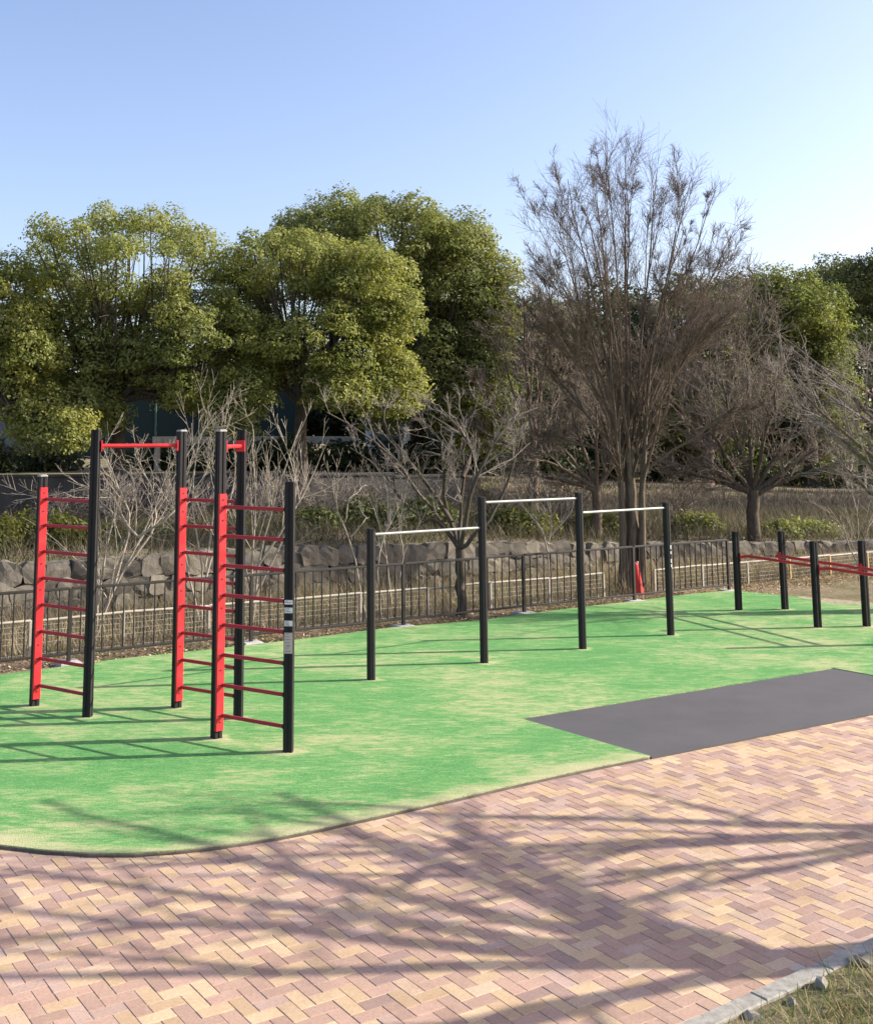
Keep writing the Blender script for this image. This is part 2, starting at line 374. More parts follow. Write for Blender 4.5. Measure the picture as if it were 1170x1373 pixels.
def brick_col():
    t = random.random(); P = TAN if t < .42 else RED if t < .86 else MAU
    c = np.array(random.choice(P)) * random.uniform(.92, 1.08); return c * .82 + np.array((.44, .305, .212)) * .18
var = []
for k in range(24):
    me = bpy.data.meshes.new('brick'); me.from_pydata([tuple(p) for p in BV], [], BF); me.materials.append(M['paver'])
    a = me.attributes.new('col', 'FLOAT_COLOR', 'FACE'); c = brick_col()
    a.data.foreach_set('color', np.tile(np.append(c, 1).astype(np.float32), len(BF))); me.update(); var.append(me)
for X, Y, r in bricks[:300]:
    link('brick', random.choice(var), paving, (X, Y, random.uniform(-.0015, .0015)), (random.uniform(-.004, .004), random.uniform(-.004, .004), r + random.uniform(-.004, .004)))
rest = bricks[300:]; N = len(rest); nv = len(BV)
R = np.array(rest); th = R[:, 2] + rng.normal(0, .003, N); cz, sz = np.cos(th)[:, None], np.sin(th)[:, None]
V = np.stack([R[:, :1] + BV[None, :, 0] * cz - BV[None, :, 1] * sz, R[:, 1:2] + BV[None, :, 0] * sz + BV[None, :, 1] * cz,
              BV[None, :, 2] + rng.uniform(-.0015, .0015, (N, 1)) + BV[None, :, 0] * rng.normal(0, .006, (N, 1))], 2).reshape(-1, 3)
Q = (np.array(BF)[None] + (np.arange(N) * nv)[:, None, None]).reshape(-1, 4)
cc = np.repeat(np.array([brick_col() for _ in range(N)]), len(BF), 0)
tag(npmesh('far_bricks', V, Q, M['paver'], paving, cc), kind='stuff')

# turf fibres
def blades(name, P, h, wdt, colr, parent=None, lean=.5, kind='stuff', m='blade'):
    N = len(P); a = rng.uniform(0, 2 * np.pi, N); d = np.stack([np.cos(a), np.sin(a), np.zeros(N)], 1)
    l = rng.normal(0, lean, (N, 2)) * h[:, None]; tip = P + np.concatenate([l, h[:, None]], 1)
    V = np.stack([P - d * wdt[:, None], P + d * wdt[:, None], tip], 1).reshape(-1, 3)
    return tag(npmesh(name, V, np.arange(N * 3).reshape(-1, 3), M[m], parent, colr), kind=kind)
def pick(cols, N, jit=.15):
    c = np.array(cols)[rng.integers(0, len(cols), N)]; return np.clip(c * rng.uniform(1 - jit, 1 + jit, (N, 1)), 0, 1)
eb_ = MB(); ept = [Vector(P2(*p)) for p in front]; VE = []  # dark ribbon along the turf front, its colour standing in for the shadow gap
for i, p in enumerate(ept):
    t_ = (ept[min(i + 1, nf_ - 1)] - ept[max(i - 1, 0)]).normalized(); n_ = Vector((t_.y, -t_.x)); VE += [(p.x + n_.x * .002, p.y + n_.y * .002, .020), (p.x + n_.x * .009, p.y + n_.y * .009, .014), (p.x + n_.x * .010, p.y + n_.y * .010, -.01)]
eb_.add(VE, [(i * 3 + k, i * 3 + 3 + k, i * 3 + 4 + k, i * 3 + 1 + k) for i in range(nf_ - 1) for k in (0, 1)]); tag(eb_.build('turf_gap_shade', M['mortar']), kind='structure')
E = []
for i in range(len(front) - 1):
    p, q = Vector(P2(*front[i])), Vector(P2(*front[i + 1]))
    for k in range(int((q - p).length * 110)):
        r = p.lerp(q, random.random()); E.append((r.x + random.gauss(0, .006), r.y + random.gauss(.004, .008), .022))
E = np.array(E); n = len(E)
blades('turf_edge_fibres', E, rng.uniform(.005, .014, n), np.full(n, .003), pick([(.10, .25, .08), (.30, .34, .18), (.42, .40, .25)], n), lean=.8)

# ------------------------------------------------------------------ kerb and planting bed, bottom right
k0, k1 = px(925, 1373), px(1170, 1262); kd = (k1 - k0).normalized(); kn = Vector((kd.y, -kd.x, 0)); kang = math.atan2(kd.y, kd.x)
kerb = empty('kerb', k0 + kn * .06); tag(kerb, 'pale concrete edging kerb between brick paving and planting bed', 'kerb')
for k in range(-3, 9):
    c = k0 + kd * (k * .6 + .18) + kn * .058
    mb = MB(); mb.box((c.x, c.y, -.02), (.594, .11, .10), kang + random.uniform(-.006, .006), .008); mb.build('kerb_stone', M['kerb'], kerb)
bed = [k0 - kd * 2 + kn * .11, k1 + kd * 6 + kn * .11, k1 + kd * 6 + kn * 5, k0 - kd * 2 + kn * 5]
mb = MB(); nx, ny = 60, 30; Vv = []
for i in range(nx + 1):
    for j in range(ny + 1):
        p = bed[0].lerp(bed[1], i / nx).lerp(bed[3].lerp(bed[2], i / nx), (j / ny) ** 1.5)
        hgt = .012 + .10 * min(1, (j / ny) ** 1.5 * 5 / .8) + random.gauss(0, .008)
        Vv.append((p.x, p.y, hgt))
mb.add(Vv, [(i * (ny + 1) + j, i * (ny + 1) + j + 1, (i + 1) * (ny + 1) + j + 1, (i + 1) * (ny + 1) + j) for i in range(nx) for j in range(ny)], True)
o = mb.build('planting_bed', M['soil']); tag(o, kind='structure')
def rock_mesh(name, m, seed, sub=2):
    import bmesh
    r = random.Random(seed); bm = bmesh.new(); bmesh.ops.create_icosphere(bm, subdivisions=sub, radius=1)
    off = [Vector((r.gauss(0, 1), r.gauss(0, 1), r.gauss(0, 1))).normalized() for _ in range(9)]; lim = [r.uniform(.55, .85) for _ in off]
    for v_ in bm.verts:
        for d, t in zip(off, lim):
            e = v_.co.dot(d) - t
            if e > 0: v_.co -= d * e
        v_.co *= r.uniform(.97, 1.03)
    me = bpy.data.meshes.new(name); bm.to_mesh(me); bm.free(); me.materials.append(m); return me
def block_mesh(name, m, seed):
    import bmesh
    r = random.Random(seed); bm = bmesh.new(); bmesh.ops.create_cube(bm, size=2)
    bmesh.ops.subdivide_edges(bm, edges=bm.edges[:], cuts=2, use_grid_fill=True)
    cut = [(Vector((sx, 0, sz)).normalized(), r.uniform(1.08, 1.35)) for sx in (-1, 1) for sz in (-1, 1)] + [(Vector((r.gauss(0, .35), -1, r.gauss(0, .35))).normalized(), r.uniform(.8, .95)) for _ in range(2)]
    sk = [r.gauss(0, .16) for _ in range(4)]
    for v_ in bm.verts:
        v_.co.x += sk[0] * v_.co.z; v_.co.z += sk[1] * v_.co.x
        n_ = sum(abs(q) > .9 for q in v_.co)
        if n_ > 1: v_.co *= .93
        for d, t in cut:
            e = v_.co.dot(d) - t
            if e > 0: v_.co -= d * e
        v_.co += Vector((r.gauss(0, .035), r.gauss(0, .06), r.gauss(0, .035)))
    me = bpy.data.meshes.new(name); bm.to_mesh(me); bm.free(); me.materials.append(m); return me
rocks = [rock_mesh('stone', M['rubble'], s) for s in range(5)]
rr = random.Random(3)
for i, (u, v_, s) in enumerate([(1012, 1363, .075), (1100, 1318, .085), (1152, 1286, .11), (1060, 1345, .06)]):
    p = px(u, v_, .03)
    o = link('stone', rr.choice(rocks), None, (p.x, p.y, .012 - .1 * s), (rr.uniform(0, 1), rr.uniform(0, 1), rr.uniform(0, 6)), (s, s * rr.uniform(.6, .9), s * rr.uniform(.4, .6)))
    tag(o, 'rough grey stone half buried behind the kerb, %s one from the bottom edge' % ['first', 'third', 'fourth', 'second'][i], 'stone', 'stones along the kerb')
P = []
while len(P) < 34000:
    a, b_ = rng.uniform(-1.2, 4.5), rng.random() ** .9 * 3 + .13
    p = k0 + kd * a + kn * b_
    if rng.random() < min(1, .22 + (b_ - .15) * 2.4): P.append((p.x, p.y, .012 + .10 * min(1, (b_ - .11) / .8)))
P = np.array(P); n = len(P)
cols = pick([(.36, .28, .15), (.44, .36, .21), (.28, .21, .11), (.10, .15, .04), (.14, .20, .05), (.22, .22, .09)], n, .25)
blades('bed_grass', P, rng.uniform(.03, .13, n), rng.uniform(.0025, .005, n), cols, lean=.75)

# ------------------------------------------------------------------ posts
def post_profile(s=.092, rad=.012, slot=.009, dep=.008):
    h = s / 2; pts = []
    for q in range(4):
        a = q * math.pi / 2; c_, s_ = math.cos(a), math.sin(a)
        loc = [(h, -slot), (h - dep, -slot), (h - dep, slot), (h, slot)]
        loc += [(h - rad + rad * math.cos(t), h - rad + rad * math.sin(t)) for t in (0, math.pi / 8, math.pi / 4, 3 * math.pi / 8, math.pi / 2)]
        pts += [(x * c_ - y * s_, x * s_ + y * c_) for x, y in loc]
    return pts
PROF = post_profile(); PROF_S = post_profile(.094, .030, .006, .004)
def sq(s, rad):
    h = s / 2; out = []
    for q in range(4):
        a = q * math.pi / 2
        for t in (0, .52, 1.05, 1.57):
            x, y = h - rad + rad * math.cos(t), h - rad + rad * math.sin(t); out.append((x * math.cos(a) - y * math.sin(a), x * math.sin(a) + y * math.cos(a)))
    return out
def post(parent, p, h, rz, prof=PROF, m='black', cap='cap', capm='cap'):
    mb = MB(); mb.prism(prof, -.05, h, (p.x, p.y), rz); o = mb.build('post', M[m], parent)
    cb = MB(); cb.prism(sq(.098, .016), h, h + .012, (p.x, p.y), rz); cb.prism(sq(.080, .016), h + .012, h + .020, (p.x, p.y), rz)
    cb.build('post_cap', M[capm], o)
    worn_patch(p, .15, int(abs(p.x) * 37) % 50)
    return o
bA, bB, bC, bD, bE, bF = px(46, 950), px(117.5, 965), px(236.5, 952.5), px(290, 994), px(319.5, 967.5), px(386.5, 1012.5)
HT, HS = 3.0, 2.5
gym = empty('climbing_frame', (bC + bD) / 2, 'tall black climbing frame with three red ladders and two red top bars', 'climbing frame')
def xydir(p, q): d = (q - p); d.z = 0; return d.normalized()
lad = [(bA, bB, HS, HT), (bC, bE, HT, HT), (bD, bF, HT, HS)]
RUNGS = [.25 + .286 * k for k in range(8)]
for p, q, hp, hq in lad:
    d = xydir(p, q); ang = math.atan2(d.y, d.x); s_ = Vector((-d.y, d.x, 0))
    post(gym, p, hp, ang - .36)
    post(gym, q, hq, ang + math.radians(27), capm='black')
    for e, (c, sg) in enumerate(((p, 1),)):
        dd = d * sg if e == 0 else -d
        # red channel plate on the inner face
        mb = MB(); f0 = .0465; R = Matrix.Rotation(math.atan2(dd.y, dd.x), 3, 'Z')
        prof = [(f0, -.045), (f0 + .012, -.045), (f0 + .020, -.038), (f0 + .020, .038), (f0 + .012, .045), (f0, .045)]
        pr = math.atan2(dd.y, dd.x) - (.36 if e == 0 else 0)
        mb.prism(prof, .11, 2.38, (c.x, c.y), pr); pl = mb.build('ladder_plate', M['red'], gym)
        pv = Vector((math.cos(pr), math.sin(pr), 0))
        for z in (.19, .68, 1.27, 1.55, 2.12, 2.32):
            a = c + pv * (f0 + .019); bo = MB(); bo.tube([(a.x, a.y, z), (a.x + pv.x * .006, a.y + pv.y * .006, z)], .008, 6)
            bo.build('bolt', M['rubber_ring'], pl)
    for z in RUNGS:
        a, b_ = p + d * .062, q - d * .050
        mb = MB(); mb.tube([(a.x, a.y, z), (b_.x, b_.y, z)], .0185, 10); ru = mb.build('rung', M['rung'], gym)
        cb = MB(); cb.box((a.x + d.x * .006, a.y + d.y * .006, z), (.012, .096, .015), ang - .36); cb.build('rung_seat', M['rung_dark'], ru)
        cb = MB(); cb.tube([b_ + Vector((0, 0, z)), b_ - d * .008 + Vector((0, 0, z))], .027, 10); cb.build('rung_flange', M['rung_dark'], ru)
for p, q in ((bB, bC), (bD, bE)):
    d = xydir(p, q); ang = math.atan2(d.y, d.x); z = 2.845
    mb = MB(); a, b_ = p + d * .05, q - d * .05; mb.tube([(a.x, a.y, z), (b_.x, b_.y, z)], .022, 12); o = mb.build('top_bar', M['red'], gym)
    for c, s_ in ((p, 1), (q, -1)):
        cb = MB(); k = c + d * (.056 * s_); cb.box((k.x, k.y, z), (.014, .10, .12), ang, .003); cb.build('bracket', M['red'], o)
# information stickers on the nearest post
dF = xydir(bD, bF); angF = math.atan2(dF.y, dF.x) + math.radians(27)
fn = None
for q in range(4):
    t = angF + q * math.pi / 2; v_ = Vector((math.cos(t), math.sin(t), 0))
    if fn is None or v_.y < fn.y: fn = v_
fr = Vector((-fn.y, fn.x, 0)); fa = math.atan2(fr.y, fr.x)
for z0, z1, mm in ((1.375, 1.415, 'sticker'), (1.295, 1.345, 'sticker'), (1.175, 1.225, 'sticker'), (.925, 1.115, 'sticker_warm')):
    c = bF + fn * .0475; mb = MB(); mb.box((c.x, c.y, (z0 + z1) / 2), (.076, .002, z1 - z0), fa); st = mb.build('sticker', M[mm], gym)
    ib = MB(); c2 = bF + fn * .0492; r_ = random.Random(int(z0 * 100)); z = z1 - .010
    while z > z0 + .008:
        L = r_.uniform(.02, .055); off = -.030 + L / 2; p = c2 + fr * off
        if z1 - z0 > .1 and abs(z - 1.0) < .014: ib.box((c2.x, c2.y, z), (.036, .0012, .010), fa); z -= .02; continue
        ib.box((p.x, p.y, z), (L, .0012, .0045), fa); z -= r_.uniform(.010, .014) if z1 - z0 < .1 else r_.uniform(.02, .03)
    tag(ib.build('print', M['sticker_ink'], st), kind='stuff')

# ------------------------------------------------------------------ pull-up bars
pb = [px(497.5, 915), px(649, 892), px(781, 873), px(899, 854.5)]
ph = [1.80, 2.125, 2.13, 1.93]
pull = empty('pull_up_bars', (pb[1] + pb[2]) / 2, 'row of four black posts joined by three steel pull-up bars of different heights', 'pull-up bars')
for p, h in zip(pb, ph): post(pull, p, h, math.radians(20), PROF_S, capm='black')
for i, z in enumerate((1.745, 2.07, 1.87)):
    p, q = pb[i], pb[i + 1]; d = xydir(p, q); a, b_ = p + d * .043, q - d * .043
    z2 = z
    mb = MB(); mb.tube([(a.x, a.y, z), (b_.x, b_.y, z2)], .0185, 12); o = mb.build('bar', M['steel'], pull)
    for c, zz in ((a, z), (b_, z2)):
        cb = MB(); cb.tube([(c.x - d.x * .002, c.y - d.y * .002, zz), (c.x + d.x * .012 * (1 if c is a else -1), c.y + d.y * .012 * (1 if c is a else -1), zz)], .032, 12); cb.build('flange', M['black'], o)
for k, z in enumerate((1.30, 1.22, 1.10, 1.03)):
    c = pb[3] + Vector((math.cos(math.radians(20)), math.sin(math.radians(20)), 0)) * 0 + Vector((.030, -.040, 0))
    nn = Vector((math.sin(math.radians(20)), -math.cos(math.radians(20)), 0)); t_ = Vector((nn.y * -1, nn.x, 0))
    c = pb[3] + nn * .0485 + t_ * .022
    mb = MB(); mb.box((c.x, c.y, z), (.020, .003, .055 if k % 2 == 0 else .04), math.radians(20)); mb.build('sticker', M['sticker'], pull)

# ------------------------------------------------------------------ low parallel bars at the right
r1, r2, r3, r4 = px(990, 820.5), px(1052, 819.5), px(1096, 844), px(1161.5, 842.5)
ea, eb = r1 + (r3 - r1) * 1.82, r2 + (r4 - r2) * 1.82
par = empty('parallel_bars', (r1 + r4) / 2, 'low parallel bars with black posts and thin red hand rails', 'parallel bars')
for p in (r1, r2, r3, r4, ea, eb): post(par, p, 1.30, math.atan2(*(xydir(r1, r3).yx)), PROF, capm='black')
inn = xydir(r1, r2)
for (p, q), sg in (((r1, r3), 1), ((r3, ea), 1), ((r2, r4), -1), ((r4, eb), -1)):
    d = xydir(p, q); o_ = inn * (.15 * sg)
    for z in (.90,):
        a0 = p + inn * (.045 * sg); a1 = p + o_ * .8 + d * .02; a2 = p + o_ + d * .10; b2 = q + o_ - d * .10; b1 = q + o_ * .8 - d * .02; b0 = q + inn * (.045 * sg)
        mb = MB(); mb.tube([(k.x, k.y, z + dz) for k, dz in ((a0, 0), (a1, .005), (a2, .02), (b2, .02), (b1, .005), (b0, 0))], .024, 10); mb.build('hand_rail', M['rail_red'], par)
for p, sg in ((r1, 1), (r2, -1), (r3, 1), (r4, -1), (ea, 1), (eb, -1)):
    c = p + inn * (.049 * sg); mb = MB(); mb.box((c.x, c.y, .90), (.012, .098, .15), math.atan2(inn.y, inn.x), .003); mb.build('bracket', M['rail_red'], par)

# ------------------------------------------------------------------ black railing fence
fp = [px(92, 890), px(333, 862), px(532, 838.5), px(702, 823), px(851, 807), px(977, 793)]
fd = (fp[-1] - fp[0]).normalized(); L0 = fp[0]
fp = [L0 + fd * t for t in [-5.0, -2.5] + [(p - L0).dot(fd) for p in fp]]
fence = empty('railing_fence', fp[3], 'black metal railing fence with upright bars along the back of the turf', 'fence')
fang = math.atan2(fd.y, fd.x); FT, FB = .955, .125
bal = MB(); bal.tube([(0, 0, FB), (0, 0, FT - .02)], .0105, 6, caps=False); bal_me = bal.mesh('baluster', M['fence'])
fL = origin(fence)
for i, p in enumerate(fp):
    mb = MB(); mb.box((p.x, p.y, FT / 2 - .02), (.045, .045, FT + .04), fang, .004); mb.build('post', M['fence'], fence)
    fb = MB(); c = p + Vector((0, 0, 0)); R = fang + random.uniform(-.08, .08)
    V_ = []
    for z, s_ in ((-.04, .17), (.022, .16), (.034, .145)): V_ += [(c.x + math.cos(R + math.pi / 4 + k * math.pi / 2) * s_ * 1.25, c.y + math.sin(R + math.pi / 4 + k * math.pi / 2) * s_ * 1.25, z) for k in range(4)]
    fb.add(V_, [(8, 9, 10, 11)] + [(k * 4 + i_, k * 4 + (i_ + 1) % 4, k * 4 + 4 + (i_ + 1) % 4, k * 4 + 4 + i_) for k in range(2) for i_ in range(4)]); fb.build('footing', M['footing'], fence)
    if i == len(fp) - 1: break
    q = fp[i + 1]; L = (q - p).length; cc_ = (p + q) / 2
    mb = MB(); mb.box((cc_.x, cc_.y, FT), (L - .046, .040, .036), fang, .006); mb.build('top_rail', M['fence'], fence)
    mb = MB(); mb.box((cc_.x, cc_.y, FB), (L - .046, .032, .030), fang, .005); mb.build('bottom_rail', M['fence'], fence)
    nb = round(L / .148)
    for k in range(1, nb):
        c = p + fd * (L * k / nb); link('baluster', bal_me, fence, (c.x - fL.x, c.y - fL.y, -fL.z))

# ------------------------------------------------------------------ low wire mesh fence behind it
mp0, mp1 = px(165, 868), px(942, 787); md = (mp1 - mp0).normalized(); ml = (mp1 - mp0).length; sp = ml / round(ml / 1.3)
mesh_f = empty('wire_mesh_fence', mp0, 'low cream wire mesh fence running behind the black railing', 'fence'); mang = math.atan2(md.y, md.x)
nm = round(ml / sp)
tr_u = pxY(846, 790, 21.6)
for k in range(-2, nm + 8):
    p = mp0 + md * (k * sp); q = mp0 + md * ((k + 1) * sp); yel = k >= nm + 2
    hgt = .47 - .008 * max(0, k)
    mb = MB(); mb.box((p.x, p.y, hgt / 2 - .03), (.035, .035, hgt + .06), mang, .004); mb.build('stake', M['wood_yellow' if yel else 'rail_tan'], mesh_f)
    mid = (p + q) / 2
    if abs(mid.x - tr_u.x) < .62: continue
    tilt = random.uniform(-.012, .012)
    mb = MB(); mb.tube([(p.x, p.y, hgt + tilt), (q.x, q.y, hgt - tilt)], .019, 8); mb.build('top_rail', M['rail_tan'], mesh_f)
    wb = MB()
    for j in range(6):
        z = .03 + j * .075; wb.box(((p.x + q.x) / 2, (p.y + q.y) / 2, z), (sp, .005, .0055), mang)
    for j in range(1, 24):
        c = p.lerp(q, j / 24); wb.box((c.x, c.y, .22), (.004, .004, .44), mang)
    tag(wb.build('wire_mesh', M['wire'], mesh_f), kind='stuff')

# ------------------------------------------------------------------ stone retaining wall, concrete wall
def poly_at(T, Zt, t0, t1, step):
    x = t0; out = []
    while x < t1:
        y = ip(T, x); y2 = ip(T, x + .01); d = Vector((.01, y2 - y, 0)).normalized(); out.append((x, y, d, ip(Zt, x))); x += step * d.x
    return out
swall = empty('stone_wall', (-1.1, 20.6, 0), 'low retaining wall of irregular grey stones below the planted bank', 'wall')
core = MB(); pts = poly_at(W1, Z1, -11, 17, .5)
for i in range(len(pts) - 1):
    (x, y, d, z), (x2, y2, d2, z2) = pts[i], pts[i + 1]
    core.add([(x, y + .07, -.05), (x2, y2 + .07, -.05), (x2, y2 + .07, z2 - .03), (x, y + .07, z - .03), (x, y + .4, z - .03), (x2, y2 + .4, z2 - .03)], [(0, 1, 2, 3), (3, 2, 5, 4)])
core.build('wall_core', M['mortar'], swall)
wrocks = [block_mesh('stone', M['stone'], 40 + s) for s in range(9)]; swL = origin(swall)
for x, y, d, z in poly_at(W1, Z1, -10.5, 16, .38):
    nrow = 3 if z > .7 else 2; hrow = z / nrow
    for r in range(nrow):
        zz = hrow * (r + .5) + rr.gauss(0, .015); off = (.19 if r % 2 else 0) + rr.gauss(0, .03); wd = rr.uniform(.19, .25)
        link('stone', rr.choice(wrocks), swall, (x + d.x * off - swL.x, y + d.y * off + rr.uniform(-.01, .05) - swL.y, zz - swL.z), (rr.choice((0, 3.1416)) + rr.gauss(0, .06), rr.choice((0, 3.1416)) + rr.gauss(0, .1), math.atan2(d.y, d.x) + rr.gauss(0, .08)), (wd * 1.03, .12, hrow * rr.uniform(.55, .64)))
cw = empty('concrete_wall', (-7.5, 24, 1.2), 'dark stained concrete retaining wall under the evergreen trees', 'wall')
pts = poly_at(W2, Z2, -20, 3.2, 2.0)
for i in range(len(pts) - 1):
    (x, y, d, z), (x2, y2, d2, z2) = pts[i], pts[i + 1]; c = Vector(((x + x2) / 2, (y + y2) / 2, 0)); L = math.hypot(x2 - x, y2 - y)
    mb = MB(); mb.box((c.x, c.y - .02, (z + z2) / 4 + .5), (L - .02, .18, (z + z2) / 2 - .95), math.atan2(y2 - y, x2 - x), .01); mb.build('panel', M['wall'], cw)
    mb = MB(); mb.box((c.x, c.y - .02, (z + z2) / 2 + .055), (L - .012, .24, .06), math.atan2(y2 - y, x2 - x), .008); mb.build('coping', M['wall'], cw)

# ------------------------------------------------------------------ plants: generators
def tubes(P, R, k):
    """P (N,m,3) polylines, R (N,m) radii -> verts, quads"""
    N, m, _ = P.shape
    T = np.empty_like(P); T[:, 1:-1] = P[:, 2:] - P[:, :-2]; T[:, 0] = P[:, 1] - P[:, 0]; T[:, -1] = P[:, -1] - P[:, -2]
    T /= np.linalg.norm(T, axis=2, keepdims=True) + 1e-9
    ref = np.where(np.abs(T[:, :1, 2:3]) < .9, np.array([[[0, 0, 1.]]]), np.array([[[1., 0, 0]]]))
    A = np.cross(T, np.broadcast_to(ref, T.shape)); A /= np.linalg.norm(A, axis=2, keepdims=True) + 1e-9; B = np.cross(T, A)
    an = np.arange(k) * 2 * np.pi / k
    V = P[:, :, None] + (A[:, :, None] * np.cos(an)[None, None, :, None] + B[:, :, None] * np.sin(an)[None, None, :, None]) * R[:, :, None, None]
    idx = np.arange(N * m * k).reshape(N, m, k)
    Q = np.stack([idx[:, :-1], np.roll(idx, -1, 2)[:, :-1], np.roll(idx, -1, 2)[:, 1:], idx[:, 1:]], -1).reshape(-1, 4)
    return V.reshape(-1, 3), Q
def merge(parts):
    Vs, Qs, b = [], [], 0
    for V, Q in parts: Vs.append(V); Qs.append(Q + b); b += len(V)
    return np.concatenate(Vs), np.concatenate(Qs)
def unit(a): return a / (np.linalg.norm(a, axis=-1, keepdims=True) + 1e-9)
def path(start, d, L, m, wig, up, rg, grav=None):
    N = len(start); P = np.empty((N, m, 3)); P[:, 0] = start; d = unit(d); st = (L / (m - 1))[:, None]
    for i in range(1, m):
        d = unit(d + rg.normal(0, wig, (N, 3)) + np.array([0, 0, up])); P[:, i] = P[:, i - 1] + d * st
    return P
def spawn(P, R, nc, t0, t1, ang, lens, rr_, m, wig, up, rg, taper=.25, rmin=.003):
    N, m0, _ = P.shape; t = rg.uniform(t0, t1, (N, nc)); f = t * (m0 - 1); i = np.minimum(f.astype(int), m0 - 2); fr_ = (f - i)[..., None]
    ar = np.arange(N)[:, None]; S_ = P[ar, i] * (1 - fr_) + P[ar, i + 1] * fr_; T = unit(P[ar, i + 1] - P[ar, i])
    r0 = (R[ar, i] * (1 - fr_[..., 0]) + R[ar, i + 1] * fr_[..., 0])
    rnd = unit(rg.normal(0, 1, (N, nc, 3))); perp = unit(rnd - T * (rnd * T).sum(-1, keepdims=True))
    a = rg.normal(ang, ang * .25, (N, nc))[..., None]; d = T * np.cos(a) + perp * np.sin(a)
    plen = np.linalg.norm(np.diff(P, axis=1), axis=2).sum(1)[:, None]
    L = lens * plen * (1.15 - .6 * t) * rg.uniform(.7, 1.3, (N, nc))
    P2_ = path(S_.reshape(-1, 3), d.reshape(-1, 3), L.ravel(), m, wig, up, rg)
    r = np.maximum(rr_ * r0.ravel(), rmin); R2 = r[:, None] * np.linspace(1, taper, m)[None]
    return P2_, np.maximum(R2, rmin * .6)
def bare_tree(name, base, label, spec, seed, mats, group=None, cat='tree', clip=None, grp=None):
    """spec: dict with trunk polylines [(list of points, r0, r1)], and levels [(nc,t0,t1,ang,len,rad,m,wig,up)]"""
    rg = np.random.default_rng(seed); root = empty(name, base, label, cat, group)
    trunkparts = []; cur = []
    for pl, ra, rb in spec['limbs']:
        pl = np.array([tuple(p) for p in pl], float); n_ = len(pl)
        t = np.linspace(0, n_ - 1, 9); pp = np.stack([np.interp(t, np.arange(n_), pl[:, k]) for k in range(3)], 1)
        pp[1:-1] = (pp[:-2] + 2 * pp[1:-1] + pp[2:]) / 4; pp[1:] += rg.normal(0, spec.get('jit', .02), (8, 3))
        rad = np.interp(np.linspace(0, 1, 9), [0, 1], [ra, rb])
        if spec.get('flare') and pl[0][2] < base[2] + .1: rad[0] *= 1.35; rad[1] *= 1.08
        cur.append((pp, rad)); trunkparts.append(tubes(pp[None], rad[None], 9))
    P = np.array([c[0] for c in cur[spec.get('skip', 0):]]); R = np.array([c[1] for c in cur[spec.get('skip', 0):]])
    if 'fork' in spec:
        PF, RF = spawn(P, R, *spec['fork'], 9, .05, .05, rg, rmin=.008); trunkparts.append(tubes(PF, RF, 6)); P = np.concatenate([P, PF]); R = np.concatenate([R, RF])
    V, Q = merge(trunkparts); npmesh('trunk', V, Q, mats[0], root, smooth=True)
    twigparts = []; lv = spec['levels']
    for li, (nc, t0, t1, ang, ln, rr_, m, wig, up) in enumerate(lv):
        P, R = spawn(P, R, nc, t0, t1, ang, ln, rr_, m, wig, up, rg, rmin=spec.get('rmin', .003))
        if clip is not None:
            keep = clip(P[:, -1]); P, R = P[keep], R[keep]
        keep = P[:, -1, 2] > base[2] + spec.get('zmin', .2); P, R = P[keep], R[keep]
        twigparts.append(tubes(P, R, 6 if li == 0 else 4 if li == 1 else 3))
    V, Q = merge(twigparts); npmesh('crown', V, Q, mats[1], root, smooth=True)
    return root
def leaf_quads(C, Nrm, size, rg, aspect=.5):
    N = len(C); r = unit(rg.normal(0, 1, (N, 3))); t = unit(r - Nrm * (r * Nrm).sum(1, keepdims=True)); b = np.cross(Nrm, t)
    s = size[:, None]; V = np.stack([C - t * s, C + b * s * aspect + Nrm * s * .12, C + t * s, C - b * s * aspect + Nrm * s * .12], 1)
    return V.reshape(-1, 3), np.arange(N * 4).reshape(-1, 4)
def foliage(clumps, per, size, cols, rg, flat=.75, jit=.18, hang=.25):
    """clumps (n,4): centre, radius. Leaves fill each clump, denser towards its skin"""
    Vs, cs = [], []
    for c in clumps:
        n_ = max(8, int(per * c[3] ** 2)); d = unit(rg.normal(0, 1, (n_, 3))); rad = c[3] * rg.uniform(.25, 1, n_) ** .45
        lump = 1 + .22 * np.sin(d[:, 0] * 5 + c[0] * 7) * np.sin(d[:, 1] * 5 + c[1] * 5) + .15 * np.sin(d[:, 2] * 7 + c[2] * 9)
        p = d * (rad * lump)[:, None]; p[:, 2] *= flat; p[:, 2] -= hang * c[3] * (p[:, 0] ** 2 + p[:, 1] ** 2) / c[3] ** 2
        nr = unit(d * .8 + np.array([0, 0, .45]) + rg.normal(0, .55, (n_, 3)))
        V, Q = leaf_quads(p + c[:3], nr, size * rg.uniform(.65, 1.25, n_), rg); Vs.append(V)
        base = np.array(cols)[rg.integers(0, len(cols))] * .6 + np.array(cols)[rg.integers(0, len(cols), n_)] * .4
        cs.append(base * rg.uniform(1 - jit, 1 + jit, (n_, 1)))
    V = np.concatenate(Vs); return V, np.arange(len(V)).reshape(-1, 4), np.clip(np.concatenate(cs), 0, 1)
